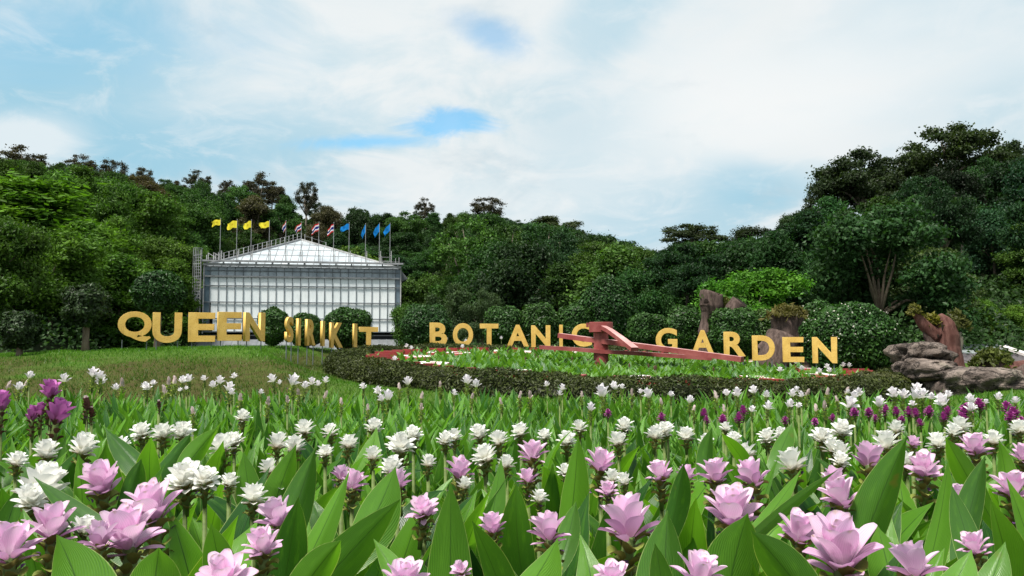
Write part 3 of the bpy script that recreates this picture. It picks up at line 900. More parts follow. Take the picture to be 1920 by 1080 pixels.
for i in range(NC):
    x0, x1 = cx0 + i * cw + .02, cx0 + (i + 1) * cw - .02
    tl = rp.uniform(-0.03, 0.03)
    mb.add([(x0, .07, zs[4] + .1), (x1, .07 + tl, zs[4] + .1), (x1, .07 + tl, zs[5] - .02), (x0, .07, zs[5] - .02)], [(0, 1, 2, 3)])
mb.build("clerestory_glass", M['greyglass'], gh)
for s in (0, 1):
    x0, x1 = (0.05, cx0 - .02) if s == 0 else (cx1 + .02, GW - .05)
    mb = MB(); mb.box(((x0 + x1) / 2, .10, (zs[5]) / 2), (x1 - x0, .04, zs[5]))
    mb.build("corner_glass", M['blueglass'], gh)
for i in range(NC + 1):
    fr.box((cx0 + i * cw, 0.02, zs[5] / 2), (.055, .08, zs[5]))
for z in zs[:4]:
    fr.box((GW / 2, -0.025, z), (GW, .07, .10))
fr.box((GW / 2, -.02, hpx(506)), (GW - 0.4, .05, .07))
fr.build("glazing_frame", M['steel'], gh)
mb = MB(); mb.box((GW / 2, -.05, zs[4] + .04), (GW - .2, .14, .15)); mb.build("beam", M['midsteel'], gh)
mb = MB(); mb.box((GW / 2, -.16, hpx(495.2)), (GW + .1, .35, .24)); mb.build("eave_trim", M['palesteel'], gh)
mb = MB()
mb.box((GW / 2, -.42, hpx(488.8)), (GW + .5, .34, .17))
for i in range(13):
    mb.box((0.3 + i * (GW - .6) / 12, -.36, hpx(492)), (.14, .3, .22))
mb.build("gutter", M['midsteel'], gh)
for s in (0, 1):
    mb = MB(); mb.box((GW * s + (-.02 if s == 0 else .02), -.03, zs[5] / 2 - .1), (.1, .12, zs[5] + .2)); mb.build("corner_post", M['palesteel'], gh)
mb = MB()
for s in (0, 1):
    mb.box((GW * s + (.06 if s == 0 else -.06), D / 2 + .15, H0 / 2), (.06, D, H0))
mb.box((GW / 2, D + .2, H0 / 2), (GW - .2, .06, H0))
mb.build("wall", M['blueglass'], gh)
fr = MB()
for s in (0, 1):
    for i in range(13):
        fr.box((GW * s + (-.02 if s == 0 else .02), i * D / 12 + .3, H0 / 2), (.07, .07, H0))
    for z in zs[:5]: fr.box((GW * s + (-.03 if s == 0 else .03), D / 2 + .2, z), (.05, D, .1))
fr.build("side_frame", M['steel'], gh)
# hipped roof: front triangle, side slopes, ridge
AX, AY, AZ = GW * 0.447, GW * 0.46, H0 + 3.75
B0, B1 = (0, 0.1, H0 - .05), (GW, 0.1, H0 - .05)
AP = Vector((AX, AY, AZ)); AQ = Vector((AX, D - 2, AZ - .3))
mb = MB()
mb.add([B0, B1, AP], [(0, 1, 2)])
rf = mb.build("front_roof_glass", M['roof_screen'], gh)
mb = MB()
mb.add([B0, AP, AQ, (0, D + .1, H0 - .05)], [(0, 1, 2, 3)])
mb.add([B1, (GW, D + .1, H0 - .05), AQ, AP], [(0, 1, 2, 3)])
mb.add([(0, D + .1, H0 - .05), AQ, (GW, D + .1, H0 - .05)], [(0, 1, 2)])
mb.build("side_roof_glass", M['greyglass'], gh)
mb = MB()
b0, b1 = Vector(B0), Vector(B1)
nrm = (b1 - b0).cross(AP - b0).normalized() * 0.03
for i in range(1, 24):
    p = b0.lerp(b1, i / 24)
    # bars run up the slope, square to the eave, and stop at the hip
    t = (p.x / AX) if p.x < AX else (GW - p.x) / (GW - AX)
    top = Vector((p.x, p.y + (AY - .1) * t, p.z + (AZ - p.z) * t))
    mb.bar(p + nrm, top + nrm, .05, .05)
for t in (0.2, 0.4, 0.6, 0.8):
    mb.bar(b0.lerp(AP, t) + nrm, b1.lerp(AP, t) + nrm, .04, .04)
mb.build("roof_bars", M['midsteel'], gh)
mb = MB()
mb.bar(b0 + nrm * 2, AP + nrm * 2, .22, .18); mb.bar(b0 + nrm * 2 + Vector((-.05, .3, .12)), AP + nrm * 2 + Vector((-.05, .3, .12)), .1, .1)
mb.build("hip_beam", M['midsteel'], gh)
mb = MB(); mb.bar(b1 + nrm * 2, AP + nrm * 2, .2, .16); mb.bar(AP, AQ, .3, .2); mb.build("ridge_cap", M['palesteel'], gh)
mb = MB()
prev = None
for i in range(20):
    p = b0.lerp(AP, 0.08 + i * 0.92 / 19) + Vector((0, .2, .05))
    q = p + Vector((0, 0, .78)); mb.box(p + Vector((0, 0, .39)), (.07, .07, .78))
    if prev: mb.bar(prev, q, .025); mb.bar(prev - Vector((0, 0, .35)), q - Vector((0, 0, .35)), .018)
    prev = q
mb.build("hip_railing", M['palesteel'], gh)
mb = MB(); pr = None
for i in range(4):
    p = AP + Vector((0.35 + i * .75, .5 + i * .3, -.2 * i - .05)); mb.box(p + Vector((0, 0, .38)), (.06, .06, .85 - .1 * i))
    if pr: mb.bar(pr + Vector((0, 0, .6)), p + Vector((0, 0, .6)), .02)
    pr = p
mb.build("ridge_railing", M['palesteel'], gh)
mb = MB(); mb.bar((.1, .5, hpx(488) + .3), (1.5, .5, hpx(488) + .3), .025)
for x, h in ((.1, .6), (.25, .8), (.75, .85), (.95, .8), (1.2, .9), (1.5, 1.0)):
    mb.box((x, .5, hpx(488) + h / 2), (.06, .06, h))
mb.bar((.25, .5, hpx(488) + .8), (.95, .5, hpx(488) + .35), .05); mb.bar((.75, .5, hpx(488) + .85), (1.5, .5, hpx(488) + .35), .05)
mb.build("corner_railing", M['palesteel'], gh)
mb = MB(); mb.bar((GW - 2.1, .4, hpx(488) + .25), (GW - .15, .4, hpx(488) + .25), .025)
for x, h in ((GW - 2.1, .7), (GW - 1.9, .8), (GW - .95, .7), (GW - .5, .6), (GW - .15, .7), (GW - 1.25, .3)):
    mb.box((x, .4, hpx(488) + h / 2), (.06, .06, h))
mb.bar((GW - 1.9, .4, hpx(488) + .7), (GW - 1.2, .4, hpx(488) + .7), .04); mb.bar((GW - 1.9, .4, hpx(488) + .3), (GW - 1.2, .4, hpx(488) + .3), .04)
mb.build("corner_railing", M['palesteel'], gh)
# caged ladder at the corner
mb = MB()
lx = -0.55
top = hpx(468)
for dx in (-.26, .26):
    mb.bar((lx + dx, -.3, -1.0), (lx + dx, -.3, top), .06)
z = -0.9
while z < top - .2:
    mb.bar((lx - .26, -.3, z), (lx + .26, -.3, z), .04); z += .3
mb.build("ladder", M['palesteel'], gh)
mb = MB()
for z in (hpx(590), hpx(570), hpx(545), hpx(520), hpx(496), hpx(480), hpx(466)):
    pts = [(lx + .42 * math.cos(a), -.3 - .55 * math.sin(a), z) for a in [PI * q / 8 for q in range(9)]]
    for a, b in zip(pts[:-1], pts[1:]): mb.bar(a, b, .05)
for q in (1, 3, 4, 5, 7):
    a = PI * q / 8
    mb.bar((lx + .42 * math.cos(a), -.3 - .55 * math.sin(a), hpx(590)), (lx + .42 * math.cos(a), -.3 - .55 * math.sin(a), hpx(466)), .045)
mb.build("ladder_cage", M['midsteel'], gh)
mb = MB()
mb.add([(-.35, .2, hpx(540)), (-.35, 3.5, hpx(540)), (-1.6, 3.5, hpx(592)), (-1.6, .2, hpx(592)), (-.3, .2, hpx(543)), (-.3, 3.5, hpx(543)), (-1.5, 3.5, hpx(595)), (-1.5, .2, hpx(595))],
       [(0, 1, 2, 3), (4, 7, 6, 5), (0, 3, 7, 4), (1, 5, 6, 2), (2, 6, 7, 3), (0, 4, 5, 1)])
mb.build("wall_vent", M['steel'], gh)
mb = MB()
mb.add([(GW + .05, .3, hpx(500)), (GW + .05, 4, hpx(500)), (GW + .75, 4, hpx(516)), (GW + .75, .3, hpx(516)), (GW + .12, .3, hpx(523)), (GW + .12, 4, hpx(523))],
       [(0, 3, 2, 1), (3, 4, 5, 2), (0, 4, 3), (1, 2, 5), (0, 1, 5, 4)])
mb.build("wall_vent", M['skirt'], gh)
mb = MB(); mb.box((GW / 2, .1, -.35), (GW + .4, .3, .12)); mb.box((GW / 2, .3, -.9), (GW, .2, 1.0)); mb.build("plinth", M['shadow_wall'], gh)  # base beam, and under it a dark wall painted as the shaded gap
mb = MB()
for i in range(27):
    x0 = -1 + i * (GW + 2) / 27; x1 = x0 + (GW + 2) / 27 - .03
    mb.add([(x0, -.6, -.75), (x1, -.6, -.75), (x1, -3.2, -2.2), (x0, -3.2, -2.2), (x0, -.6, -.82), (x1, -.6, -.82), (x1, -3.2, -2.27), (x0, -3.2, -2.27)],
           [(0, 3, 2, 1), (4, 5, 6, 7), (0, 4, 7, 3), (1, 2, 6, 5), (2, 3, 7, 6), (0, 1, 5, 4)])
mb.build("skirt_roof", M['skirt'], gh)
mb = MB()
for i in range(28):
    x0 = -1 + i * (GW + 2) / 27
    mb.bar((x0 - .015, -.6, -.74), (x0 - .015, -3.2, -2.19), .05)
mb.build("skirt_roof_ribs", M['steel'], gh)

# flags on the eave
def mat_flag(name, stops, emblem=None):
    T = NT(name)
    uv = T.sep(T.coord('UV'))
    cr = T.n('ShaderNodeValToRGB'); cr.color_ramp.interpolation = 'CONSTANT'
    el = cr.color_ramp.elements
    el[0].position = 0; el[0].color = stops[0][1] + (1,)
    el[1].position = stops[1][0] if len(stops) > 1 else 1.0; el[1].color = stops[1 if len(stops) > 1 else 0][1] + (1,)
    for p, c in stops[2:]:
        e = el.new(p); e.color = c + (1,)
    T.t.links.new(uv[1], cr.inputs[0])
    col = cr.outputs[0]
    if emblem:
        du = T.math('SUBTRACT', uv[0], 0.45); dv = T.math('SUBTRACT', uv[1], 0.5)
        d = T.math('SQRT', T.math('ADD', T.math('MULTIPLY', du, du), T.math('MULTIPLY', T.math('MULTIPLY', dv, dv), 0.5)))
        d = T.math('ADD', d, T.math('MULTIPLY', T.math('SUBTRACT', T.noise(14, 3, 0.6, T.coord('UV')), 0.5), 0.12))
        col = T.mix(col, emblem, T.rng(d, 0.13, 0.09, 0, 0.8))
    return T.leafy(col, col, 0.3, 0.01)
W_, R_, B_ = (0.75, 0.75, 0.78), (0.55, 0.025, 0.035), (0.015, 0.02, 0.18)
FM = {'yellow': mat_flag("yellow_flag_cloth", [(0, (0.80, 0.68, 0.045)), (0.99, (0.8, 0.68, 0.045))], (0.50, 0.33, 0.02)),
      'striped': mat_flag("striped_flag_cloth", [(0, R_), (0.167, W_), (0.333, B_), (0.667, W_), (0.833, R_)]),
      'blue': mat_flag("blue_flag_cloth", [(0, (0.012, 0.21, 0.58)), (0.99, (0.012, 0.21, 0.58))], (0.01, 0.13, 0.42))}
FLAGS = [(412, 411, 18, 'yellow', .62, .25), (443, 413, 20, 'yellow', .8, .35), (470, 414, 15, 'yellow', .75, .3), (504, 415, 19, 'yellow', .65, .2), (535, 415, 6, 'striped', .9, .6), (564, 418, 12, 'striped', .75, .6),
         (597, 418, 14, 'striped', .85, .55), (625, 419, 12, 'striped', .9, .6), (654, 419, 17, 'blue', .65, .4), (685, 421, 8, 'blue', .9, .8), (711, 420, 11, 'blue', .9, .75), (731, 420, 12, 'blue', .8, .75)]
WHERE = ["at the ladder end of the row", "second from the ladder end", "third from the ladder end", "fourth from the ladder end, last before the striped flags", "folded narrow at the roof peak",
         "just past the roof peak", "third striped one, spread widest", "last before the blue flags", "first after the striped flags, flying widest", "second after the striped flags, hanging narrow",
         "third after the striped flags", "last at the plain corner of the roof"]
for i, (px, py, w, c, fh, droop) in enumerate(FLAGS):
    Yf = 78 - .55 + (px - 380) / 370 * 3.5
    p = at(px, 489, Yf); topz = at(px, py, Yf).z - p.z
    e = empty("flagpole", p, "%s flag on a roof pole, %s" % ({'yellow': 'yellow', 'striped': 'red white and blue striped', 'blue': 'sky blue'}[c], WHERE[i]), "flag", "flags along the glasshouse roof")
    mb = MB(); mb.tube([(0, 0, -.15), (0, 0, topz * .5), (0, 0, topz + .06)], [.04, .03, .022], 8); mb.tube([(0, 0, topz + .06), (0, 0, topz + .12)], [.04, .02], 8)
    mb.build("pole", M['midsteel'], e)
    mb = MB(); mb.tube([(.14, .02, -.15), (.14, .02, 1.0)], [.045, .04], 6); mb.bar((0, 0, .55), (.15, .02, .55), .04); mb.build("bracket", M['palesteel'], e)
    L = w * mpp(Yf) * 1.0; hgt = 20 * mpp(Yf) * fh * 0.86
    vs = []; uvs = []; nu, nv = 12, 8
    for a in range(nu + 1):
        for b in range(nv + 1):
            s, t = a / nu, b / nv
            x = -L * s * (1 - .12 * t * s) + 0.06 * math.sin(t * 5 + i)  * s
            y = 0.10 * math.sin(s * 7 + i * 1.3 + t * 1.5) * s ** .5 + 0.05 * math.sin(s * 13 + i) * s
            zz = topz - hgt * t - (20 * mpp(Yf) * droop) * s ** 1.5 * (1 - .25 * t) - 0.04 * math.sin(s * 9 + i)
            vs.append((x, y, zz)); uvs.append((s, t))
    fs = [(a * (nv + 1) + b, (a + 1) * (nv + 1) + b, (a + 1) * (nv + 1) + b + 1, a * (nv + 1) + b + 1) for a in range(nu) for b in range(nv)]
    mb = MB(); mb.add(vs, fs, uvs); mb.build("flag", FM[c], e, smooth=True)

# ------------------------------------------------------------------ gold letters
def text_mesh(ch, name, mats, extrude, bold, bevel=0.004, side_mat=None):
    cu = bpy.data.curves.new("lettering", 'FONT')
    cu.body = ch; cu.size = 1.0; cu.extrude = extrude; cu.offset = bold; cu.bevel_depth = bevel; cu.bevel_resolution = 1; cu.resolution_u = 6
    ob = bpy.data.objects.new("lettering", cu); COL.objects.link(ob)
    dg = bpy.context.evaluated_depsgraph_get()
    me = bpy.data.meshes.new_from_object(ob.evaluated_get(dg))
    bpy.data.objects.remove(ob); bpy.data.curves.remove(cu)
    me.name = name
    me.materials.clear()
    for m in mats: me.materials.append(m)
    co = np.empty(len(me.vertices) * 3, dtype=np.float32); me.vertices.foreach_get("co", co); co = co.reshape(-1, 3)
    return me, co
LET = [("Q", 252, 584, 641, 24, 16.0, 58), ("U", 313, 586, 643, 22, 16.0, 51), ("E", 378, 586, 641, 18, 16.0, 50), ("E", 430, 585, 639, 28, 16.0, 46), ("N", 476, 586, 640, 50, 16.1, 40),
       ("S", 541.5, 594, 642, 74, 16.3, 17), ("I", 559, 597, 648, 74, 16.7, 9), ("R", 581.5, 599, 648, 74, 17.2, 20), ("I", 604.5, 602, 649, 72, 17.7, 10), ("K", 630, 605, 652, 62, 18.2, 26), ("I", 665, 607, 651, 52, 18.9, 11), ("T", 690.5, 613, 657, 22, 19.5, 36),
       ("B", 822, 605, 649, 8, 22.8, 33), ("O", 868, 606, 650, 5, 23.0, 38), ("T", 917, 607, 649, 4, 23.2, 35), ("A", 971, 609, 650, 0, 23.2, 42), ("N", 1014, 610, 651, 0, 23.0, 36), ("I", 1052, 609, 650, -4, 22.8, 10), ("C", 1091, 607, 650, -6, 22.4, 38),
       ("G", 1250, 615, 660, -12, 20.2, 40), ("A", 1318, 619, 664, -16, 19.2, 42), ("R", 1378, 622, 668, -18, 18.4, 40), ("D", 1432, 629, 676, -20, 17.7, 41), ("E", 1488, 632, 679, -22, 17.1, 40), ("N", 1547, 632, 681, -26, 16.6, 44)]
words_ = ["QUEEN"] * 5 + ["SIRIKIT"] * 7 + ["BOTANIC"] * 7 + ["GARDEN"] * 6
nth = {}
for i, (ch, px, y0, y1, yaw, Yl, wpx) in enumerate(LET):
    wd = words_[i]
    nth[(wd, ch)] = nth.get((wd, ch), 0) + 1
    rep = wd.count(ch)
    lab = "gold %sletter %s of the word %s on the garden sign" % ({1: "", }.get(rep, ordinal(nth[(wd, ch)]) + " "), ch, wd)
    top = at(px, y0, Yl); bot = at(px, y1, Yl)
    hgt = top.z - bot.z
    me, co = text_mesh(ch, "letter_body", [M['gold']], 0.1, 0.032)
    mn, mx = co.min(0), co.max(0)
    w0, h0 = mx[0] - mn[0], mx[1] - mn[1]
    view = math.degrees(math.atan2(-(px - 960), F))
    eff = math.radians(yaw - view) 
    thick = 0.06 if wd == "SIRIKIT" else 0.09
    wm = wpx * mpp(Yl)
    want = (wm - thick * abs(math.sin(eff))) / max(0.2, math.cos(eff)) if ch != "I" else 0.10
    want = min(max(want, 0.10), 0.66) * (.96 if ch == 'E' else 1)
    if wd == "SIRIKIT" and ch in "SRK": want = max(want, 0.24)
    co2 = np.empty_like(co)
    co2[:, 0] = (co[:, 0] - (mn[0] + mx[0]) / 2) / w0 * want
    co2[:, 2] = (co[:, 1] - mn[1]) / h0 * hgt
    co2[:, 1] = -co[:, 2] / (mx[2]) * thick / 2
    me.vertices.foreach_set("co", co2.ravel()); me.update()
    g = gz(bot.x, bot.y)
    base = Vector((bot.x, bot.y, min(bot.z - .02, g)))
    e = empty("sign_letter", base, lab, "sign letter", "gold letters of the garden name", math.radians(yaw))
    link("letter_body", me, e, loc=(0, 0, bot.z - base.z))
    xsup = [0.0] if want < .2 else [-want * .36, want * .36]
    for xp in xsup:
        mb = MB(); mb.tube([(xp, 0.0, -.15), (xp, 0.0, bot.z - base.z + .04)], [.011, .011], 6); mb.build("post", M['steel'], e)

# ------------------------------------------------------------------ floral clock: bed, numerals, hands
def on_disc(r, a, up=0.0):
    x, y = CX + r * math.cos(a), CY + r * math.sin(a)
    return Vector((x, y, disc_z(x, y) + up))
tiltx, tilty = math.atan(0.034), math.atan(0.028)
for hnum in range(1, 13):
    a = PI / 2 - hnum * PI / 6
    me, co = text_mesh(str(hnum), "clock_numeral", [M['numeral_white'], M['red_side']], 0.5, 0.012)
    mn, mx = co.min(0), co.max(0)
    w0, h0 = mx[0] - mn[0], mx[1] - mn[1]
    wn_ = 0.66 if hnum < 10 else 1.05
    if hnum == 1: wn_ = 0.3
    mi = np.zeros(len(me.polygons), dtype=np.int32)
    nr = np.empty(len(me.polygons) * 3, dtype=np.float32); me.polygons.foreach_get("normal", nr); nr = nr.reshape(-1, 3)
    mi[nr[:, 2] < 0.7] = 1
    me.polygons.foreach_set("material_index", mi)
    c2 = np.empty_like(co)
    c2[:, 0] = (co[:, 0] - (mn[0] + mx[0]) / 2) / w0 * wn_
    c2[:, 1] = (co[:, 1] - (mn[1] + mx[1]) / 2) / h0 * 0.95
    c2[:, 2] = (co[:, 2] - mn[2]) / (mx[2] - mn[2]) * 0.30 - .05
    me.vertices.foreach_set("co", c2.ravel()); me.update()
    o = link("clock_numeral", me, loc=on_disc(4.35, a, 0.02), rot=(tiltx, tilty, 0))
    prop(o, "white-topped red numeral %d lying among the leaves of the flower clock" % hnum, "numeral", "numerals of the flower clock")
barm = MB(); barm.box((0, 0, .14), (.52, .085, .32)); barm.box((0, 0, .3035), (.50, .07, .006), mi=1)
bar_me = barm.mesh("minute_bar", [M['red_side'], M['red']])
for m in range(60):
    if m % 5 == 0: continue
    a = PI / 2 - m * PI / 30
    o = link("minute_bar", bar_me, loc=on_disc(5.12, a, 0.02), rot=(0, 0, a))
    hr = (m // 5) or 12
    prop(o, "red minute bar of the flower clock, %s past the numeral %d" % (ordinal(m % 5), hr), "minute bar", "minute bars round the flower clock")
hub_p = at(1127, 664, 18.0)
clock = empty("flower_clock_hands", (hub_p.x, hub_p.y, disc_z(hub_p.x, hub_p.y)), "dull red hub of the flower clock carrying three long wooden hands", "clock")
def cl(p): return Vector(p) - clock.location
mb = MB()
zt, zm = at(1127, 604, 18).z, at(1127, 623, 18).z
c0 = Vector((hub_p.x, 18, 0))
def ring(z0, z1, r, mbb, n=40):
    mbb.tube([cl((c0.x, 18, z0)), cl((c0.x, 18, z0 + .008)), cl((c0.x, 18, z1 - .008)), cl((c0.x, 18, z1))], [r - .006, r, r, r - .006], n)
ring(disc_z(c0.x, 18) - .1, zm + .01, .165, mb)
mb.build("hub_column", M['red'], clock)
mb = MB(); ring(zm, zt, .265, mb); mb.box(cl(c0 + Vector((-.295, .06, (zm + zt) / 2 + .05))), (.05, .1, .10)); mb.build("hub_drum", M['red'], clock)
def plank(pts, wids, thick, name):
    mb = MB(); vs = []; fs = []
    for i, p in enumerate(pts):
        t = (pts[min(i + 1, len(pts) - 1)] - pts[max(0, i - 1)]).normalized()
        s = Vector((-t.y, t.x, 0)).normalized()
        up = s.cross(t); up = -up if up.z < 0 else up
        w = wids[i] / 2
        for q in (s * w + up * thick / 2, -s * w + up * thick / 2, -s * w - up * thick / 2, s * w - up * thick / 2): vs.append(p + q)
    for i in range(len(pts) - 1):
        for k2 in range(4):
            fs.append((i * 4 + k2, i * 4 + (k2 + 1) % 4, (i + 1) * 4 + (k2 + 1) % 4, (i + 1) * 4 + k2))
    mis = [1 if q % 4 == 0 else 0 for q in range(len(fs))]
    fs.append((0, 1, 2, 3)); n4 = (len(pts) - 1) * 4; fs.append((n4 + 3, n4 + 2, n4 + 1, n4))
    mb.add(vs, fs); mb.mi = mis + [0, 0]
    return mb.build(name, [M['red'], M['red_faded']], clock)
plank([cl(at(1050, 629, 18.6)), cl(at(1100, 636, 18.2)), cl(at(1150, 642, 17.8)), cl(at(1250, 655, 17.1)), cl(at(1340, 667, 16.5)), cl(at(1392, 674, 16.1))], [.20, .25, .27, .24, .20, .14], .105, "minute_hand")
plank([cl(at(1012, 651, 18.15)), cl(at(1080, 655, 18.0)), cl(at(1127, 659, 17.95)), cl(at(1200, 663, 17.7)), cl(at(1335, 672, 17.3))], [.16, .22, .28, .22, .14], .085, "second_hand")
plank([cl(at(1131, 614, 17.74)), cl(at(1143, 620, 17.5)), cl(at(1160, 632, 17.15)), cl(at(1176, 644, 16.8)), cl(at(1190, 655, 16.5))], [.13, .14, .15, .16, .17], .085, "hour_hand")

# leaf template, numpy: spine along +Z, broad in X
def leaf_np(L, W, fold, bend, wave=0.0, nu=4, nv=9, tip=0.85, ph=0.0, sweep=0.0, twist=0.0, droop=0.0):
    vs = []; uv = []
    y = z = 0.0; ang = 0.0
    for j in range(nv + 1):
        t = j / nv
        if j:
            ang = bend * (t - .5 / nv) ** 1.3 + droop * max(0, t - .72) * 3.5
            y += math.sin(ang) * L / nv; z += math.cos(ang) * L / nv
        w = W * 0.5 * (math.sin(PI * min(1, (t + .03) ** tip)) ** 0.75 if t < 1 else 0.0)
        w = max(w, W * .06 * (1 - t))
        for i in range(nu + 1):
            u = 2 * i / nu - 1
            lift = fold * abs(u) * w + wave * w * math.sin(t * 7 + ph + (1.5 if u > 0 else 0)) * abs(u)
            tw = twist * t; lx = u * w * math.cos(tw) + lift * math.sin(tw); ly = lift * math.cos(tw) - u * w * math.sin(tw)
            vs.append((lx + sweep * L * t * t, y - ly * math.cos(ang), z + ly * math.sin(ang)))
            uv.append((i / nu, t))
    fs = [(j * (nu + 1) + i, j * (nu + 1) + i + 1, (j + 1) * (nu + 1) + i + 1, (j + 1) * (nu + 1) + i) for j in range(nv) for i in range(nu)]
    return np.array(vs), np.array(fs), np.array(uv)

def rotm(az, tilt, roll=0.0):
    return np.array((Matrix.Rotation(az, 3, 'Z') @ Matrix.Rotation(tilt, 3, 'X') @ Matrix.Rotation(roll, 3, 'Z')))

def tile_leaves(name, items, templates, mat):
    """items: (template, x, y, z, az, tilt, roll, scale) -> one mesh"""
    Vs, Fs, Us, o = [], [], [], 0
    for (ti, x, y, z, az, tilt, roll, s) in items:
        v, f, u = templates[ti]
        w = (v * s) @ rotm(az, tilt, roll).T + np.array((x, y, z))
        Vs.append(w); Fs.append(f + o); Us.append(u); o += len(v)
    return arr_mesh(name, np.concatenate(Vs), np.concatenate(Fs), mat, True, np.concatenate(Us))

rb = random.Random(21)
bedT = [leaf_np(rb.uniform(.28, .38), rb.uniform(.075, .11), rb.uniform(.15, .45), rb.uniform(.4, 1.2), .1, 2, 5, .8) for _ in range(7)]
items = []
cnt = 0
while cnt < 1750:
    r = 5.45 * math.sqrt(rb.random()); a = rb.uniform(0, 2 * PI)
    if r > 3.75 and rb.random() < (0.28 if math.sin(a) < -.35 else 0.55): continue
    if math.hypot(CX + r * math.cos(a) - hub_p.x, CY + r * math.sin(a) - 18) < .3: continue
    cnt += 1
    p = on_disc(r, a)
    k0 = rb.uniform(0.8, 1.2)
    for q in range(rb.randint(5, 7)):
        items.append((rb.randrange(7), p.x + rb.uniform(-.04, .04), p.y + rb.uniform(-.04, .04), p.z + .04, rb.uniform(0, 6.28), -rb.uniform(.1, .85), rb.uniform(-.4, .4), k0 * rb.uniform(.8, 1.15)))
prop(link("clock_bed_foliage", tile_leaves("clock_bed_foliage", items, bedT, M['bed_leaf'])), "bright green leafy planting filling the tilted flower clock", "foliage", kind="stuff")
# low clipped hedge round the clock
n = 120000
th = RNG.uniform(0, 2 * PI, n); ph = RNG.uniform(-0.25, PI + 0.25, n)
lum = 1 + 0.06 * np.sin(th * 17) + 0.04 * np.sin(th * 41 + 1.7)
hw, hh = 0.38 * lum, 0.42 * (1 + 0.06 * np.sin(th * 13 + 2) + 0.04 * np.sin(th * 37))
ex = 0.7
cxs = np.sign(np.cos(ph)) * np.abs(np.cos(ph)) ** ex; szs = np.sign(np.sin(ph)) * np.abs(np.sin(ph)) ** ex
fz = RNG.uniform(0.86, 1.04, n)
rr = 5.83 + cxs * hw * fz
X = CX + rr * np.cos(th); Y = CY + rr * np.sin(th)
Z = disc_z(X, Y) - 0.04 + np.maximum(szs, -0.05) * hh * fz
N = np.stack([np.cos(th) * cxs, np.sin(th) * cxs, szs + .35], 1)
Vv, Qq = leaf_cloud(np.stack([X, Y, Z], 1), N, 0.024, RNG, 2.4, 0.8)
# twiggy core
tc_ = np.linspace(0, 2 * PI, 121)[:-1]; pc = np.linspace(-.2, PI + .2, 9)
core = []
for t in tc_:
    for p_ in pc:
        r_ = 5.83 + math.cos(p_) * .31; x_, y_ = CX + r_ * math.cos(t), CY + r_ * math.sin(t)
        core.append((x_, y_, disc_z(x_, y_) + .0 + max(-.1, math.sin(p_)) * .26))
cf = []
for i in range(120):
    for j in range(8):
        a_, b_ = i * 9 + j, ((i + 1) % 120) * 9 + j
        cf.append((a_, b_, b_ + 1, a_ + 1))
hv = np.concatenate([Vv, np.array(core)]); hf = np.concatenate([Qq, np.array(cf) + len(Vv)])
T_h = mat_foliage("hedge_leaves", 0.2, 0.02, 0.65)
prop(link("clock_hedge", arr_mesh("clock_hedge", hv, hf, T_h), color=(0.038, 0.050, 0.013)), "low clipped brownish green hedge ringing the flower clock", "hedge")

# ------------------------------------------------------------------ grass on the bank and lawn
n = 210000
X = RNG.uniform(-13.5, 10.5, n); Y = 8.4 + 13 * RNG.random(n) ** 1.25
keep = (np.hypot(X - CX, Y - CY) > CR - .05)
X, Y = X[keep], Y[keep]; n = len(X)
Z = ground_z(X, Y)
hgt = RNG.uniform(0.02, 0.06, n) * (0.75 + 0.5 * (np.sin(X * 3.1 + np.sin(Y * 2.3) * 2) * .5 + .5))
az = RNG.uniform(0, 2 * PI, n); w = RNG.uniform(0.004, 0.009, n)
lean = RNG.normal(0, 0.55, (n, 2)) * hgt[:, None]
dx, dy = np.cos(az) * w, np.sin(az) * w
Vv = np.stack([np.stack([X - dx, Y - dy, Z - .01], 1), np.stack([X + dx, Y + dy, Z - .01], 1), np.stack([X + lean[:, 0], Y + lean[:, 1], Z + hgt], 1)], 1).reshape(-1, 3)
prop(link("grass", arr_mesh("grass", Vv, np.arange(n * 3).reshape(n, 3), M['blade'])), "short bright and dry grass on the bank below the gold letters", "grass", kind="stuff")

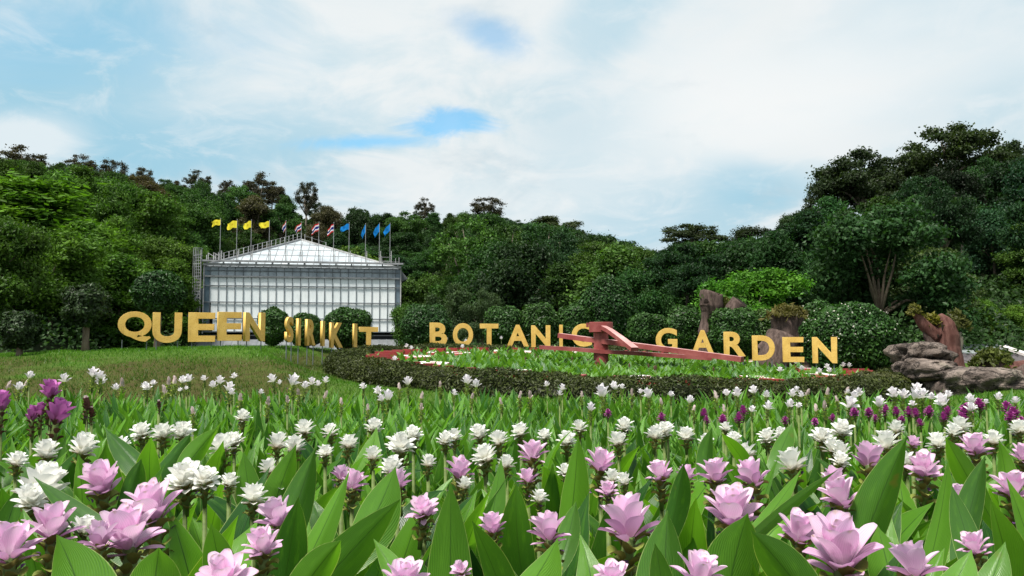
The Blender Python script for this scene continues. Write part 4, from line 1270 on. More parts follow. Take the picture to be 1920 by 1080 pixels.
# ------------------------------------------------------------------ clipped shrubs and round trees
def topiary(px, y0, y1, wpx, Y, label, name="clipped_bush", cat="bush", trunk=None, col=(0.028, 0.074, 0.012), leaf=.06, n=5200, boxy=2.6, seed=1, lumps=.05, parts=None, group="clipped bushes behind the letters", mat='clipped', depth=None):
    n = int(n * 1.9); leaf = leaf * .74
    rng = np.random.default_rng(seed)
    W = wpx * mpp(Y); Hh = (y1 - y0) * mpp(Y)
    c = at(px, (y0 + y1) / 2, Y)
    g = gz(c.x, Y)
    e = empty(name, (c.x, Y, g), label, cat, group)
    D_ = rng.normal(0, 1, (n, 3)); D_ /= np.linalg.norm(D_, axis=1, keepdims=True)
    q = (np.abs(D_) ** boxy).sum(1, keepdims=True) ** (-1 / boxy)
    S = D_ * q
    S *= 1 + lumps * (np.sin(D_[:, :1] * 7 + seed) + np.sin(D_[:, 1:2] * 9 + seed * 2) + np.sin(D_[:, 2:] * 8 + seed * 3)) 
    P = S * np.array([W / 2, (depth or W) / 2, Hh / 2]) * rng.uniform(.80, 1.03, (n, 1))
    cz = c.z - g
    if cz - Hh / 2 > 1.2 and trunk is None: trunk = 0.06
    P = P + np.array([0, 0, cz])
    Nn = S + np.array([0, 0, .3])
    V1, Q1 = leaf_cloud(P, Nn, leaf, rng, 1.7, .65)
    k = 1400
    P2 = S[:k] * np.array([W / 2, (depth or W) / 2, Hh / 2]) * rng.uniform(.5, .78, (k, 1)) + np.array([0, 0, cz])
    V2, Q2 = leaf_cloud(P2, Nn[:k], leaf * 2.2, rng, 1.3, .4)
    link("crown", arr_mesh("crown", np.concatenate([V1, V2]), np.concatenate([Q1, Q2 + len(V1)]), M[mat]), e, color=col)
    mb = MB(); rt_ = trunk or .045; rnd = random.Random(seed)
    lean = rnd.uniform(-.05, .05)
    mb.tube([(lean * 2, 0, -.1), (lean, 0.01, max(.05, cz - Hh / 2) * .5), (0, 0, max(.1, cz - Hh * .35)), (0, 0, cz)], [rt_ * 1.35, rt_, rt_ * .95, rt_ * .6], 9, jit=.1, rnd=rnd)
    for q in range(4):
        a = q * 1.6 + seed
        mb.tube([(0, 0, max(.1, cz - Hh * .4)), (W * .16 * math.cos(a), W * .16 * math.sin(a), cz - Hh * .1), (W * .28 * math.cos(a), W * .28 * math.sin(a), cz + Hh * .1)], [rt_ * .6, rt_ * .4, rt_ * .15], 6, jit=.1, rnd=rnd)
    mb.build("trunk", M['bark'], e, smooth=True)
    return e, c, W, Hh
topiary(38, 586, 650, 66, 15.2, "small round tree with a leaning trunk at the edge of the slope", "round_tree", "tree", .055, (0.024, 0.048, 0.014), .055, 2800, 2.1, 11, .10)
topiary(163, 531, 612, 80, 15.8, "lollipop tree with a stout trunk on the slope beside the Q", "round_tree", "tree", .062, (0.026, 0.05, 0.014), .055, 3600, 2.1, 12, .09)
topiary(299, 508, 588, 92, 24.0, "big dark ball-shaped tree behind the letters Q and U", "round_tree", "tree", .09, (0.022, 0.064, 0.011), .085, 5600, 2.1, 13, .03)
topiary(512, 577, 645, 50, 18.5, "tall narrow clipped bush between QUEEN and SIRIKIT", trunk=.05, seed=14, n=4200)
topiary(572, 590, 648, 56, 20.0, "small clipped bush behind the I and R of SIRIKIT", trunk=.05, seed=15, n=4200)
topiary(652, 577, 652, 88, 20.5, "wide domed clipped tree behind the K of SIRIKIT", "round_tree", "tree", .09, seed=16, n=6000, boxy=2.3)
topiary(798, 574, 650, 94, 27.0, "broad dark clipped bush next to the glasshouse corner and B", seed=17, n=6000, col=(0.024, 0.066, 0.014), leaf=.075)
topiary(945, 574, 650, 74, 27.0, "clipped dome bush behind the T of BOTANIC", seed=18, leaf=.075)
topiary(1012, 571, 650, 74, 27.2, "clipped dome bush behind the N of BOTANIC", seed=19, leaf=.075, col=(0.03, 0.074, 0.012))
topiary(1078, 570, 650, 60, 27.4, "slim clipped bush behind the C of BOTANIC", seed=20, leaf=.075)
topiary(1139, 523, 650, 98, 28.0, "tallest clipped dome tree just behind the red clock hub", "round_tree", "tree", seed=21, n=8000, leaf=.08, col=(0.023, 0.066, 0.012))
topiary(1213, 587, 655, 70, 25.0, "clipped bush between the clock hub and the G", seed=22, leaf=.07)
topiary(1282, 576, 655, 70, 24.5, "round clipped bush behind the G and A of GARDEN", seed=23, leaf=.07)
topiary(1376, 578, 668, 92, 21.0, "large clipped bush behind the R of GARDEN", seed=24, n=6500, leaf=.065)
def with_blossoms(e, c, W, Hh, nb, seed, size=.05, depth=None):
    rng = np.random.default_rng(seed)
    D_ = rng.normal(0, 1, (nb, 3)); D_[:, 2] = np.abs(D_[:, 2]); D_ /= np.linalg.norm(D_, axis=1, keepdims=True)
    q = (np.abs(D_) ** 2.4).sum(1, keepdims=True) ** (-1 / 2.4)
    P = D_ * q * np.array([W / 2, (depth or W) / 2, Hh / 2]) * 1.03 + np.array([0, 0, c.z - e.location.z])
    P5 = np.repeat(P, 5, 0) + rng.normal(0, size * .3, (nb * 5, 3))
    V1, Q1 = leaf_cloud(P5, np.repeat(D_, 5, 0), size * .8, rng, 1.3, .5)
    o = link("blossoms", arr_mesh("blossoms", V1, Q1, M['white_in']), e)
r_ = topiary(1592, 571, 706, 168, 17.8, "giant round bush dotted with white blossoms past the last N", "flowering_bush", "bush", .07, (0.026, 0.074, 0.012), .065, 15000, 2.3, 25, .03, group="white-flowered bushes", depth=1.9)
with_blossoms(*r_, 70, 5, .024, 1.9)
r_ = topiary(1430, 580, 680, 90, 23.0, "yellowish bush with tiny white blossoms between the two carved stumps", "flowering_bush", "bush", .06, (0.05, 0.10, 0.016), .07, 6500, 2.3, 26, .05, group="white-flowered bushes")
with_blossoms(*r_, 46, 6, .028)
r_ = topiary(1535, 570, 680, 110, 21.0, "flowering bush behind the wide grass-topped stump", "flowering_bush", "bush", .06, (0.028, 0.075, 0.013), .07, 7500, 2.3, 27, .05, group="white-flowered bushes")
with_blossoms(*r_, 46, 7, .028)
topiary(1365, 560, 600, 60, 22.5, "small bright green shrub tucked between stump and hollow branch", seed=28, n=2200, leaf=.07, col=(0.05, 0.14, 0.014), lumps=.12)
topiary(1640, 698, 740, 100, 14.6, "low brownish mound shrub at the end of the clock hedge", seed=29, n=6000, leaf=.04, col=(0.055, 0.062, 0.018), lumps=.06, group="low shrubs")

# ------------------------------------------------------------------ carved stumps, logs, rocks
def tuft(parent, c, r, n, h, col, seed, name="grass_tuft"):
    rng = np.random.default_rng(seed)
    P = np.stack([rng.normal(0, r[0] * .5, n), rng.normal(0, r[1] * .5, n), np.abs(rng.normal(0, h * .4, n))], 1)
    edge = np.clip(np.hypot(P[:, 0] / r[0], P[:, 1] / r[1]), 0, 1.4)
    P[:, 2] -= edge ** 2 * h * .7
    V1, Q1 = leaf_cloud(P + np.array(c), np.tile([0, -.6, .5], (n, 1)), .055, rng, 2.6, .9)
    return link(name, arr_mesh(name, V1, Q1, M['foliage']), parent, color=col)
def gnarl(mb, pts, rads, n=22, seed=1, amp=.14, mi=0, fine=.05, sub=7):
    """a knotty trunk: interpolated spine, lobed and noisy radius"""
    pts = [Vector(p) for p in pts]
    P, Rr = [], []
    for i in range(len(pts) - 1):
        for s in range(sub):
            t = s / sub; P.append(pts[i].lerp(pts[i + 1], t)); Rr.append(rads[i] * (1 - t) + rads[i + 1] * t)
    P.append(pts[-1]); Rr.append(rads[-1])
    vs = []; fs = []
    for i, p in enumerate(P):
        t = (P[min(i + 1, len(P) - 1)] - P[max(0, i - 1)]).normalized()
        a = t.cross(Vector((0, 1, .05))).normalized(); b = t.cross(a)
        for k2 in range(n):
            th_ = 2 * PI * k2 / n
            d = a * math.cos(th_) + b * math.sin(th_)
            nn = noise.noise(Vector((d.x * 1.3 + seed * 3.1, d.y * 1.3, p.z * 1.5 + d.z))) * amp * 2 + noise.noise(Vector((d.x * 5 + seed, d.y * 5, p.z * 3 + d.z * 5))) * fine * 2
            vs.append(p + d * Rr[i] * (1 + nn + .05 * math.sin(th_ * 5 + seed)))
    for i in range(len(P) - 1):
        for k2 in range(n):
            fs.append((i * n + k2, i * n + (k2 + 1) % n, (i + 1) * n + (k2 + 1) % n, (i + 1) * n + k2))
    fs.append(tuple(range(n - 1, -1, -1))); m_ = (len(P) - 1) * n; fs.append(tuple(m_ + q for q in range(n)))
    mb.add(vs, fs, mi=mi)
def chain(L, Y): return [at(px, py, Y + (dy if len_ == 3 else 0)) for (px, py, *r), len_, dy in ((q, 2, 0) for q in L)]
def local(pts, o): return [Vector(p) - o for p in pts]
def stump(name, label, Y, spine, mat, seed, cat="tree stump", amp=.12, group="carved tree stumps"):
    base = at(spine[0][0], spine[0][1], Y)
    e = empty(name, base, label, cat, group)
    mb = MB(); gnarl(mb, [at(a, b, Y) - base for a, b, r in spine], [r * mpp(Y) for a, b, r in spine], seed=seed, amp=amp)
    mb.build("trunk", mat, e, smooth=True)
    return e, base
def hollow(e, c, r, nrm, name="hollow", mat='hollow', rz=1.0):  # near-black disc on the bark; its colour stands for shade inside a hole
    mb = MB(); q = Vector(nrm).to_track_quat('Z', 'Y').to_matrix()
    vs = []; n = 18
    for ring_, rr, dz in ((0, 1.0, 0.0), (1, .8, .012), (2, 0.0, .004)):
        for k2 in range(n):
            a = 2 * PI * k2 / n; w = 1 + .12 * math.sin(a * 3 + r * 40)
            vs.append(Vector(c) + q @ Vector((math.cos(a) * r * rr * w, math.sin(a) * r * rz * rr * w, dz)))
    fs = [(s * n + k2, s * n + (k2 + 1) % n, (s + 1) * n + (k2 + 1) % n, (s + 1) * n + k2) for s in range(2) for k2 in range(n)]
    mb.add(vs, fs); return mb.build(name, M[mat], e, smooth=True)
# tall pinched stump behind the A
e, b = stump("tree_stump", "tall pinched grey-brown stump with ferns on its flat top behind GARDEN", 21.5,
             [(1322, 705, 22), (1322, 668, 17), (1325, 640, 14), (1327, 622, 17), (1328, 605, 13), (1333, 588, 18), (1335, 575, 23), (1335, 552, 22), (1336, 549, 20)], M['stump'], 3, amp=.07)
mb = MB(); gnarl(mb, [at(1345, 590, 21.5) - b, at(1362, 588, 21.4) - b], [.1, .09], seed=5); 
hollow(e, at(1324, 565, 21.15) - b, .07, (0, -1, .1), "knot")
tuft(e, at(1332, 541, 21.6) - b, (.30, .26), 700, .26, (0.06, 0.17, 0.016), 31, "fern_tuft"); tuft(e, at(1360, 565, 21.5) - b, (.12, .14), 200, .16, (0.08, 0.09, 0.02), 32)
bb = at(1370, 592, 21.2)
e = empty("hollow_branch", bb, "short hollow branch stub with a pale rim tilted beside the tall stump", "log", "carved logs")
mb = MB(); gnarl(mb, local([at(1366, 596, 21.3), at(1376, 584, 21.25), at(1390, 569, 21.2)], bb), [13 * mpp(21.3), 17 * mpp(21.3), 18 * mpp(21.3)], seed=8, amp=.06); mb.build("branch", M['stump'], e, smooth=True)
hollow(e, at(1391.5, 567.5, 21.2) - bb, .20, at(1391, 567, 21.2) - at(1376, 584, 21.3))
# wide stump
e, b = stump("tree_stump", "wide fluted stump with a thick grassy cap behind the E of GARDEN", 19.5,
             [(1484, 690, 38), (1481, 660, 33), (1478, 625, 29), (1476, 596, 28), (1476, 587, 26)], M['stump'], 9, amp=.06)
tuft(e, at(1477, 583, 19.4) - b, (.42, .36), 1100, .16, (0.085, 0.075, 0.020), 33)
# diagonal hollow log in front
bb = at(1450, 690, 18.6)
e = empty("hollow_log", bb, "thick hollow log with a ragged pale rim behind the D and E", "log", "carved logs")
mb = MB(); gnarl(mb, local([at(1440, 700, 18.5), at(1458, 668, 18.6), at(1474, 640, 18.7)], bb), [30 * mpp(18.6), 36 * mpp(18.6), 38 * mpp(18.6)], seed=12, amp=.08); mb.build("log_body", M['stump'], e, smooth=True)
mb = MB(); gnarl(mb, local([at(1430, 660, 18.9), at(1440, 644, 18.9)], bb), [14 * mpp(18.9), 11 * mpp(18.9)], seed=13); mb.build("branch_stub", M['stump'], e, smooth=True)
hollow(e, at(1476, 636, 18.7) - bb, .40, (0.45, -.25, .85))
bb = at(1530, 700, 18.0)
e = empty("log_branch", bb, "forked grey log piece with grass behind the last N", "log", "carved logs")
mb = MB(); gnarl(mb, local([at(1522, 702, 18.0), at(1528, 672, 18.0), at(1540, 642, 18.1)], bb), [20 * mpp(18), 17 * mpp(18), 18 * mpp(18)], seed=16); gnarl(mb, local([at(1526, 684, 18.0), at(1515, 662, 18.0)], bb), [.13, .05], seed=17)
mb.build("log_body", M['stump'], e, smooth=True)
tuft(e, at(1553, 634, 18.1) - bb, (.22, .2), 300, .16, (0.09, 0.12, 0.02), 34)
# reddish stump on the rocks
Yr = 15.4
e, b = stump("tree_stump", "reddish carved stump with a raised branch, knot holes and grassy tops above the rocks", Yr,
             [(1780, 706, 31), (1777, 688, 27), (1775, 670, 25), (1773, 650, 22), (1774, 628, 21), (1772, 610, 18), (1767, 598, 12), (1763, 589, 4)], M['red_stump'], 21, amp=.11)
mb = MB(); gnarl(mb, local([at(1757, 630, Yr), at(1742, 618, Yr), at(1728, 604, Yr), at(1719, 590, Yr), at(1716, 582, Yr)], b), [.14, .125, .105, .075, .07], seed=23, amp=.08); mb.build("branch", M['red_stump'], e, smooth=True)
mb = MB(); gnarl(mb, local([at(1756, 655, Yr), at(1744, 640, Yr), at(1738, 628, Yr), at(1734, 620, Yr)], b), [.10, .085, .07, .04], seed=24, amp=.08); mb.build("branch", M['stump'], e, smooth=True)
mb = MB(); gnarl(mb, local([at(1791, 672, Yr), at(1793, 645, Yr), at(1794, 628, Yr), at(1800, 634, Yr)], b), [.07, .10, .09, .03], seed=25, amp=.2); mb.build("bark_ridge", M['pale_bark'], e, smooth=True)
mb = MB(); gnarl(mb, local([at(1796, 700, Yr), at(1799, 680, Yr), at(1802, 670, Yr)], b), [.12, .09, .03], seed=26); mb.build("bark_ridge", M['stump'], e, smooth=True)
for (px, py, r, rz) in ((1770, 658, .058, 1.9), (1767, 613, .022, 3.2), (1759, 630, .02, 1.9), (1782, 685, .03, .9)):
    hollow(e, at(px, py, Yr - .34 + (.07 if py < 620 else 0)) - b, r, (0, -1, 0.02), "knot_hole_shade", rz=rz)
tuft(e, at(1748, 599, Yr + .05) - b, (.13, .14), 420, .11, (0.13, 0.12, 0.02), 35); tuft(e, at(1793, 599, Yr + .05) - b, (.18, .16), 700, .15, (0.06, 0.065, 0.018), 36); tuft(e, at(1715, 580, Yr) - b, (.10, .1), 300, .10, (0.09, 0.09, 0.02), 37)
e, b = stump("tree_stump", "short squat stump with a mossy grass cap behind the flat boulder", 15.2, [(1866, 712, 26), (1864, 700, 24), (1862, 680, 22), (1860, 672, 22)], M['stump'], 27)
tuft(e, at(1860, 668, 15.2) - b, (.30, .26), 900, .15, (0.07, 0.085, 0.02), 38)
bb = at(1905, 720, 14.8)
e = empty("fallen_log", bb, "dark fallen log with a broken branch at the end of the boulder", "log", "carved logs")
mb = MB(); gnarl(mb, local([at(1885, 728, 14.9), at(1905, 716, 14.8), at(1945, 700, 14.7)], bb), [.12, .2, .22], seed=31); mb.build("log_body", M['stump'], e, smooth=True)
mb = MB(); gnarl(mb, local([at(1886, 700, 15.0), at(1905, 690, 15.0), at(1940, 686, 15.0)], bb), [.06, .12, .13], seed=32); mb.build("branch", M['red_stump'], e, smooth=True)

def rock_mesh(mb, c, dims, seed, boxy=3.5, amp=.10, strata=0.0, nu=56, nv=34):
    c = Vector(c); vs = []; fs = []
    for j in range(nv + 1):
        f_ = -PI / 2 + PI * j / nv
        for i in range(nu):
            t = 2 * PI * i / nu
            d = Vector((math.cos(f_) * math.cos(t), math.cos(f_) * math.sin(t), math.sin(f_)))
            q = (abs(d.x) ** boxy + abs(d.y) ** boxy + abs(d.z) ** boxy) ** (-1 / boxy)
            p = Vector((d.x * q * dims[0] / 2, d.y * q * dims[1] / 2, d.z * q * dims[2] / 2))
            s_ = Vector((p.x * 1.6 + seed * 5.3, p.y * 1.6, p.z * 2.2))
            nn = noise.noise(s_) * amp * 1.6 + noise.noise(s_ * 3.1) * amp * .7 + noise.noise(s_ * 7.5) * amp * .35
            ridge = -abs(noise.noise(s_ * 1.9 + Vector((7, 3, 1)))) * amp * .9
            k_ = 1 + (nn + ridge) / max(.3, p.length)
            st = strata * math.sin(p.z * 34 + 3 * noise.noise(s_ * .8)) * (1 if abs(d.z) < .8 else 0)
            dd_ = p.normalized() * (nn + ridge + amp * .15); dd_.z *= .45
            vs.append(c + Vector((p.x * (1 + st), p.y * (1 + st), p.z)) + dd_)
    for j in range(nv):
        for i in range(nu):
            fs.append((j * nu + i, j * nu + (i + 1) % nu, (j + 1) * nu + (i + 1) % nu, (j + 1) * nu + i))
    mb.add(vs, fs)
def pxbox(x0, y0, x1, y1, Y): return at((x0 + x1) / 2, (y0 + y1) / 2, Y), ((x1 - x0) * mpp(Y), (y1 - y0) * mpp(Y))
mb = MB(); bb = at(1715, 745, 14.6)
c, (w, h) = pxbox(1692, 644, 1762, 694, 14.9); rock_mesh(mb, c - bb, (w, 1.5, h * 1.1), 4, 3.2, .15, .03, 84, 44)
c, (w, h) = pxbox(1694, 678, 1768, 710, 14.5); rock_mesh(mb, c - bb, (w, 1.5, h * 1.1), 6, 4.5, .12, .03, 84, 44)
c, (w, h) = pxbox(1696, 696, 1768, 756, 15.0); rock_mesh(mb, c - bb, (w, 1.1, h), 8, 4.5, .12, .02)
prop(mb.build("layered_rock", M['rock'], None, bb, smooth=True), "pale layered rock ledge with a dark undercut beneath the reddish stump", "rock", "garden rocks")
mb = MB(); c, (w, h) = pxbox(1750, 692, 1892, 758, 13.9); rock_mesh(mb, (0, 0, 0), (w, 1.4, h), 14, 5.0, .12, .02, 110, 56)
prop(mb.build("boulder", M['rock'], None, c, smooth=True), "long flat-topped grey boulder on the lawn below the reddish stump", "rock", "garden rocks")

# shed roofs at the far right
M['sheet'] = mat_plain("corrugated_sheet", (0.10, 0.09, 0.095), 0.85, 0.1, 0.25, 0.9)
M['palesheet'] = mat_plain("pale_sheet", (0.24, 0.27, 0.27), 0.8, 0.15, 0.2, 1)
Ys = 34.0
bb = at(1840, 700, Ys)
e = empty("shed", bb, "low shed with grey corrugated and pale sheet roofs beyond the rocks", "shed")
def corr(mb, a, b, c_, d_, n, lift):
    a, b, c_, d_ = (Vector(q) for q in (a, b, c_, d_)); vs = []; fs = []
    for i in range(n + 1):
        t = i / n; u = Vector((0, 0, lift if i % 2 else 0))
        vs += [a.lerp(b, t) + u, d_.lerp(c_, t) + u, a.lerp(b, t) + u - Vector((0, 0, .08)), d_.lerp(c_, t) + u - Vector((0, 0, .08))]
    for i in range(n):
        q = i * 4; fs += [(q, q + 4, q + 5, q + 1), (q + 2, q + 3, q + 7, q + 6), (q, q + 2, q + 6, q + 4), (q + 1, q + 5, q + 7, q + 3)]
    mb.add(vs, fs)
mb = MB(); corr(mb, at(1690, 664, Ys + 3) - bb, at(2000, 664, Ys + 3) - bb, at(2010, 704, Ys - 2) - bb, at(1680, 704, Ys - 2) - bb, 60, .05); mb.build("roof", M['sheet'], e)
mb = MB(); corr(mb, at(1700, 650, Ys + 6) - bb, at(1885, 650, Ys + 6) - bb, at(1870, 663, Ys + 3.3) - bb, at(1690, 663, Ys + 3.3) - bb, 26, .05); mb.build("upper_roof", M['palesheet'], e)
mb = MB(); mb.bar(at(1880, 650, Ys + 4) - bb, at(1935, 668, Ys + 2) - bb, .3, .12); mb.build("barge_board", M['numeral_white'], e)
mb = MB(); mb.bar(at(1690, 648, Ys + 6) - bb, at(1895, 648, Ys + 6) - bb, .2, .12); mb.build("ridge_cap", M['steel'], e)
mb = MB()
p = at(1845, 716, Ys) - bb; mb.box((p.x, 2.0, -0.9), (6.2, 4.5, 1.6)); mb.build("wall", M['midsteel'], e)
# ------------------------------------------------------------------ curcuma flowers
def petal(mb, L, W, z0, r0, az, tilt, curl, cup, mi, rnd, nu=4, nv=8, point=.10, side=0.0):
    vs = []; uv = []
    ca, sa = math.cos(az), math.sin(az)
    r, z = r0, z0
    pt = 0.0
    for j in range(nv + 1):
        t = 1 - (1 - j / nv) ** 1.5
        dt = t - pt; mid = (t + pt) / 2; pt = t
        if j:
            a_ = tilt + curl * (mid - .25)
            r += math.sin(a_) * L * dt; z += math.cos(a_) * L * dt
        ang = tilt + curl * (t - .25)
        q = t ** .9
        w = W * .5 * max(max(0.0, 1 - abs(2 * q - 1.06) ** 2.1 / 1.0) ** .55 if q > .53 else (.34 + .66 * math.sin(PI * .5 * min(1, q / .53)) ** 1.1), 0)
        if t > .8: w *= 1 - point * ((t - .8) / .2)
        if j == nv: w = W * .05
        for i in range(nu + 1):
            u = 2 * i / nu - 1
            lift = cup * u * u * w
            rr, zz = r - math.cos(ang) * lift, z + math.sin(ang) * lift
            s = u * w + side * t * t * L
            vs.append((rr * ca - s * sa, rr * sa + s * ca, zz)); uv.append((i / nu, t))
    fs = [(j * (nu + 1) + i, (j + 1) * (nu + 1) + i, (j + 1) * (nu + 1) + i + 1, j * (nu + 1) + i + 1) for j in range(nv) for i in range(nu)]
    mb.add(vs, fs, uv, mi)

def head(rings, mats, seed, name="flower_head", core=None, nu=4, nv=8):
    rnd = random.Random(seed); mb = MB()
    opn = rnd.uniform(.82, 1.2)
    off = rnd.uniform(0, 6.28)
    for (cnt, L, W, z, r, tilt, curl, cup, mi) in rings:
        off += rnd.uniform(.5, 1.1)
        for i in range(cnt):
            a = off + 2 * PI * i / cnt + rnd.uniform(-.16, .16)
            petal(mb, L * rnd.uniform(.88, 1.1), W * rnd.uniform(.86, 1.1), z + rnd.uniform(-.002, .002), r, a, R(tilt * opn + rnd.uniform(-10, 10)), R(curl + rnd.uniform(-18, 18)), cup * rnd.uniform(.7, 1.2), mi, rnd, nu, nv, rnd.uniform(.1, .35) if mi == 0 else rnd.uniform(.4, .7), side=rnd.uniform(-.06, .06))
    if core: mb.tube([(0, 0, -.01), (0, 0, core[1] * .6), (0, 0, core[1])], [core[0], core[0] * .8, core[0] * .3], 8, mi=len(mats) - 1)
    return mb.mesh(name, mats, True)
PINK = [(3, .060, .036, .010, .004, 5, 8, .55, 0), (5, .068, .041, .008, .007, 18, 12, .5, 0), (5, .068, .040, .003, .010, 34, 20, .45, 0), (5, .060, .034, -.004, .012, 58, 22, .45, 1), (3, .046, .024, -.010, .012, 80, 8, .35, 1)]
PINKH = [head(PINK, [M['pink_in'], M['pink_out'], M['pink_in']], 40 + i, core=(.008, .03), nu=6, nv=11) for i in range(11)]
PALEH = [head(PINK, [M['palepink'], M['pink_out'], M['palepink']], 60 + i, core=(.008, .03), nu=6, nv=11) for i in range(4)]
WHITE = [(4, .044, .031, .014, .004, 6, 10, .6, 0), (6, .050, .034, .010, .008, 22, 16, .5, 0), (6, .052, .034, .004, .011, 40, 20, .45, 0), (7, .047, .030, -.004, .013, 58, 22, .4, 0), (6, .036, .026, -.012, .013, 74, 26, .4, 1)]
WHITEH = [head(WHITE, [M['white_in'], M['white_out'], M['white_in']], 80 + i, core=(.01, .03)) for i in range(9)]
FAR = [(3, .062, .034, .012, .004, 5, 12, .5, 0), (5, .060, .034, .006, .008, 22, 22, .45, 0), (5, .052, .030, -.002, .010, 46, 26, .4, 0)]
FARH = [head(FAR, [M['far_white'], M['far_white']], 100 + i) for i in range(5)]
BUD = [(3, .050, .022, .004, .003, 2, -6, .7, 0), (4, .042, .022, -.006, .006, 8, -8, .6, 0), (4, .032, .02, -.014, .008, 18, 0, .5, 0)]
BUDH = [head(BUD, [M['bud'], M['bud']], 120 + i) for i in range(3)]
MAG = [(5, .030, .020, .028, .003, 10, 18, .4, 0), (7, .030, .020, .020, .008, 30, 26, .4, 0), (8, .030, .020, .010, .011, 46, 26, .4, 0), (8, .030, .019, .000, .012, 60, 22, .4, 0), (8, .028, .018, -.010, .012, 70, 20, .4, 0), (7, .024, .016, -.020, .011, 78, 20, .4, 0)]
MAGH = [head(MAG, [M['magenta'], M['magenta']], 140 + i, core=(.011, .035)) for i in range(4)]
ORC = [(3, .052, .036, .012, .004, 4, 4, .6, 0), (4, .060, .042, .006, .008, 16, 8, .55, 0), (5, .058, .040, -.004, .012, 30, 14, .5, 0), (4, .046, .034, -.016, .013, 50, 18, .45, 0)]
ORCH = [head(ORC, [M['orchid'], M['orchid']], 160 + i, core=(.009, .03)) for i in range(3)]
BRN = [(4, .030, .026, .020, .006, 12, 6, .6, 0), (5, .030, .026, .006, .011, 22, 10, .6, 1), (5, .030, .026, -.010, .013, 30, 16, .6, 1), (5, .03, .026, -.028, .013, 34, 20, .6, 1), (5, .03, .026, -.046, .013, 34, 20, .6, 1)]
BRNH = [head(BRN, [M['bud'], M['brown_bract']], 180 + i, core=(.012, .03)) for i in range(2)]

def spike(seed, mat, n, L, W, tilt, curl, h, r=.011, flor=0):
    rnd = random.Random(seed); mb = MB(); a = rnd.uniform(0, 6)
    for i in range(n):
        a += 2.4; t = i / (n - 1)
        petal(mb, L * (1 - .15 * t) * rnd.uniform(.9, 1.1), W * rnd.uniform(.9, 1.1), -h * t - .008, r, a, R(tilt + 14 * t), R(curl), .55, 0, rnd, 4, 6)
    mb.tube([(0, 0, .005), (0, 0, -h * .5), (0, 0, -h - .03)], [r * .9, r * .95, r * .6], 8, mi=1)
    for i in range(flor):
        aa = rnd.uniform(0, 6.28); z = -rnd.uniform(.02, h)
        for q in range(3): petal(mb, .013, .010, z, r + .018, aa + rnd.uniform(-.4, .4), R(rnd.uniform(20, 90)), R(30), .4, 2, rnd, 2, 3)
    return mb.mesh("bract_spike", [mat, M['stem'], M['floret']], True)
PINKS = [spike(200 + i, M['bract'], 12, .034, .040, 34, 105, .085, .013, 3) for i in range(4)]
WHITES = [spike(220 + i, M['bract'], 9, .026, .030, 34, 95, .05, .012, 1) for i in range(3)]
FARS = [spike(240 + i, M['lime_bract'], 14, .026, .024, 30, 70, .085, .010, 1) for i in range(3)]
MAGS = [spike(260 + i, M['bract'], 8, .02, .02, 36, 80, .04, .010, 0) for i in range(2)]
BRNS = [spike(280 + i, M['brown_bract'], 12, .026, .026, 28, 70, .10, .011, 1) for i in range(2)]
mb = MB(); mb.tube([(0, 0, 0), (.004, .003, .5), (0, 0, 1)], [.008, .007, .0055], 8); STEM = mb.mesh("stem", M['stem'], True)

rl = random.Random(77)
def leaf_me(L, W, fold, bend, wave, mat, nu=6, nv=14, tip=.62):
    v, f, u = leaf_np(L, W, fold, bend, wave, nu, nv, tip, rl.uniform(0, 6), rl.uniform(-.12, .12), rl.uniform(-.7, .7), rl.choice((0, 0, .3, .7, -.2)))
    return arr_mesh("leaf", v, f, mat, True, u)
BROAD = [leaf_me(.46, rl.uniform(.085, .12), rl.uniform(.12, .5), rl.uniform(.1, .8), rl.uniform(.03, .12), M['leaf'], 6, 18, tip=rl.uniform(.8, 1.15)) for _ in range(18)]
MIDL = [leaf_me(.32, rl.uniform(.045, .06), rl.uniform(.2, .6), rl.uniform(.1, .7), .05, M['narrow_leaf'], 4, 10) for _ in range(8)]
NARR = [leaf_np(.33, rl.uniform(.042, .062), rl.uniform(.15, .5), rl.uniform(.1, .75), .05, 2, 7, .6) for _ in range(8)]
NARM = [arr_mesh("leaf", v, f, M['narrow_leaf'], True, u) for v, f, u in NARR]

def leaves(parent, n, pool, scale, base_r, tlo, thi, z0=.02, azs=None):
    for i in range(n):
        a = azs[i] if azs else rl.uniform(0, 2 * PI)
        o = link("leaf", rl.choice(pool), parent, loc=(base_r * math.sin(a) * -1, base_r * math.cos(a), z0), rot=(-rl.uniform(tlo, thi), rl.uniform(-.12, .12), a), scale=scale * rl.uniform(.85, 1.15))
        o.rotation_euler = (Matrix.Rotation(a, 3, 'Z') @ Matrix.Rotation(-rl.uniform(tlo, thi), 3, 'X') @ Matrix.Rotation(rl.uniform(-1.5, 1.5), 3, 'Z')).to_euler()

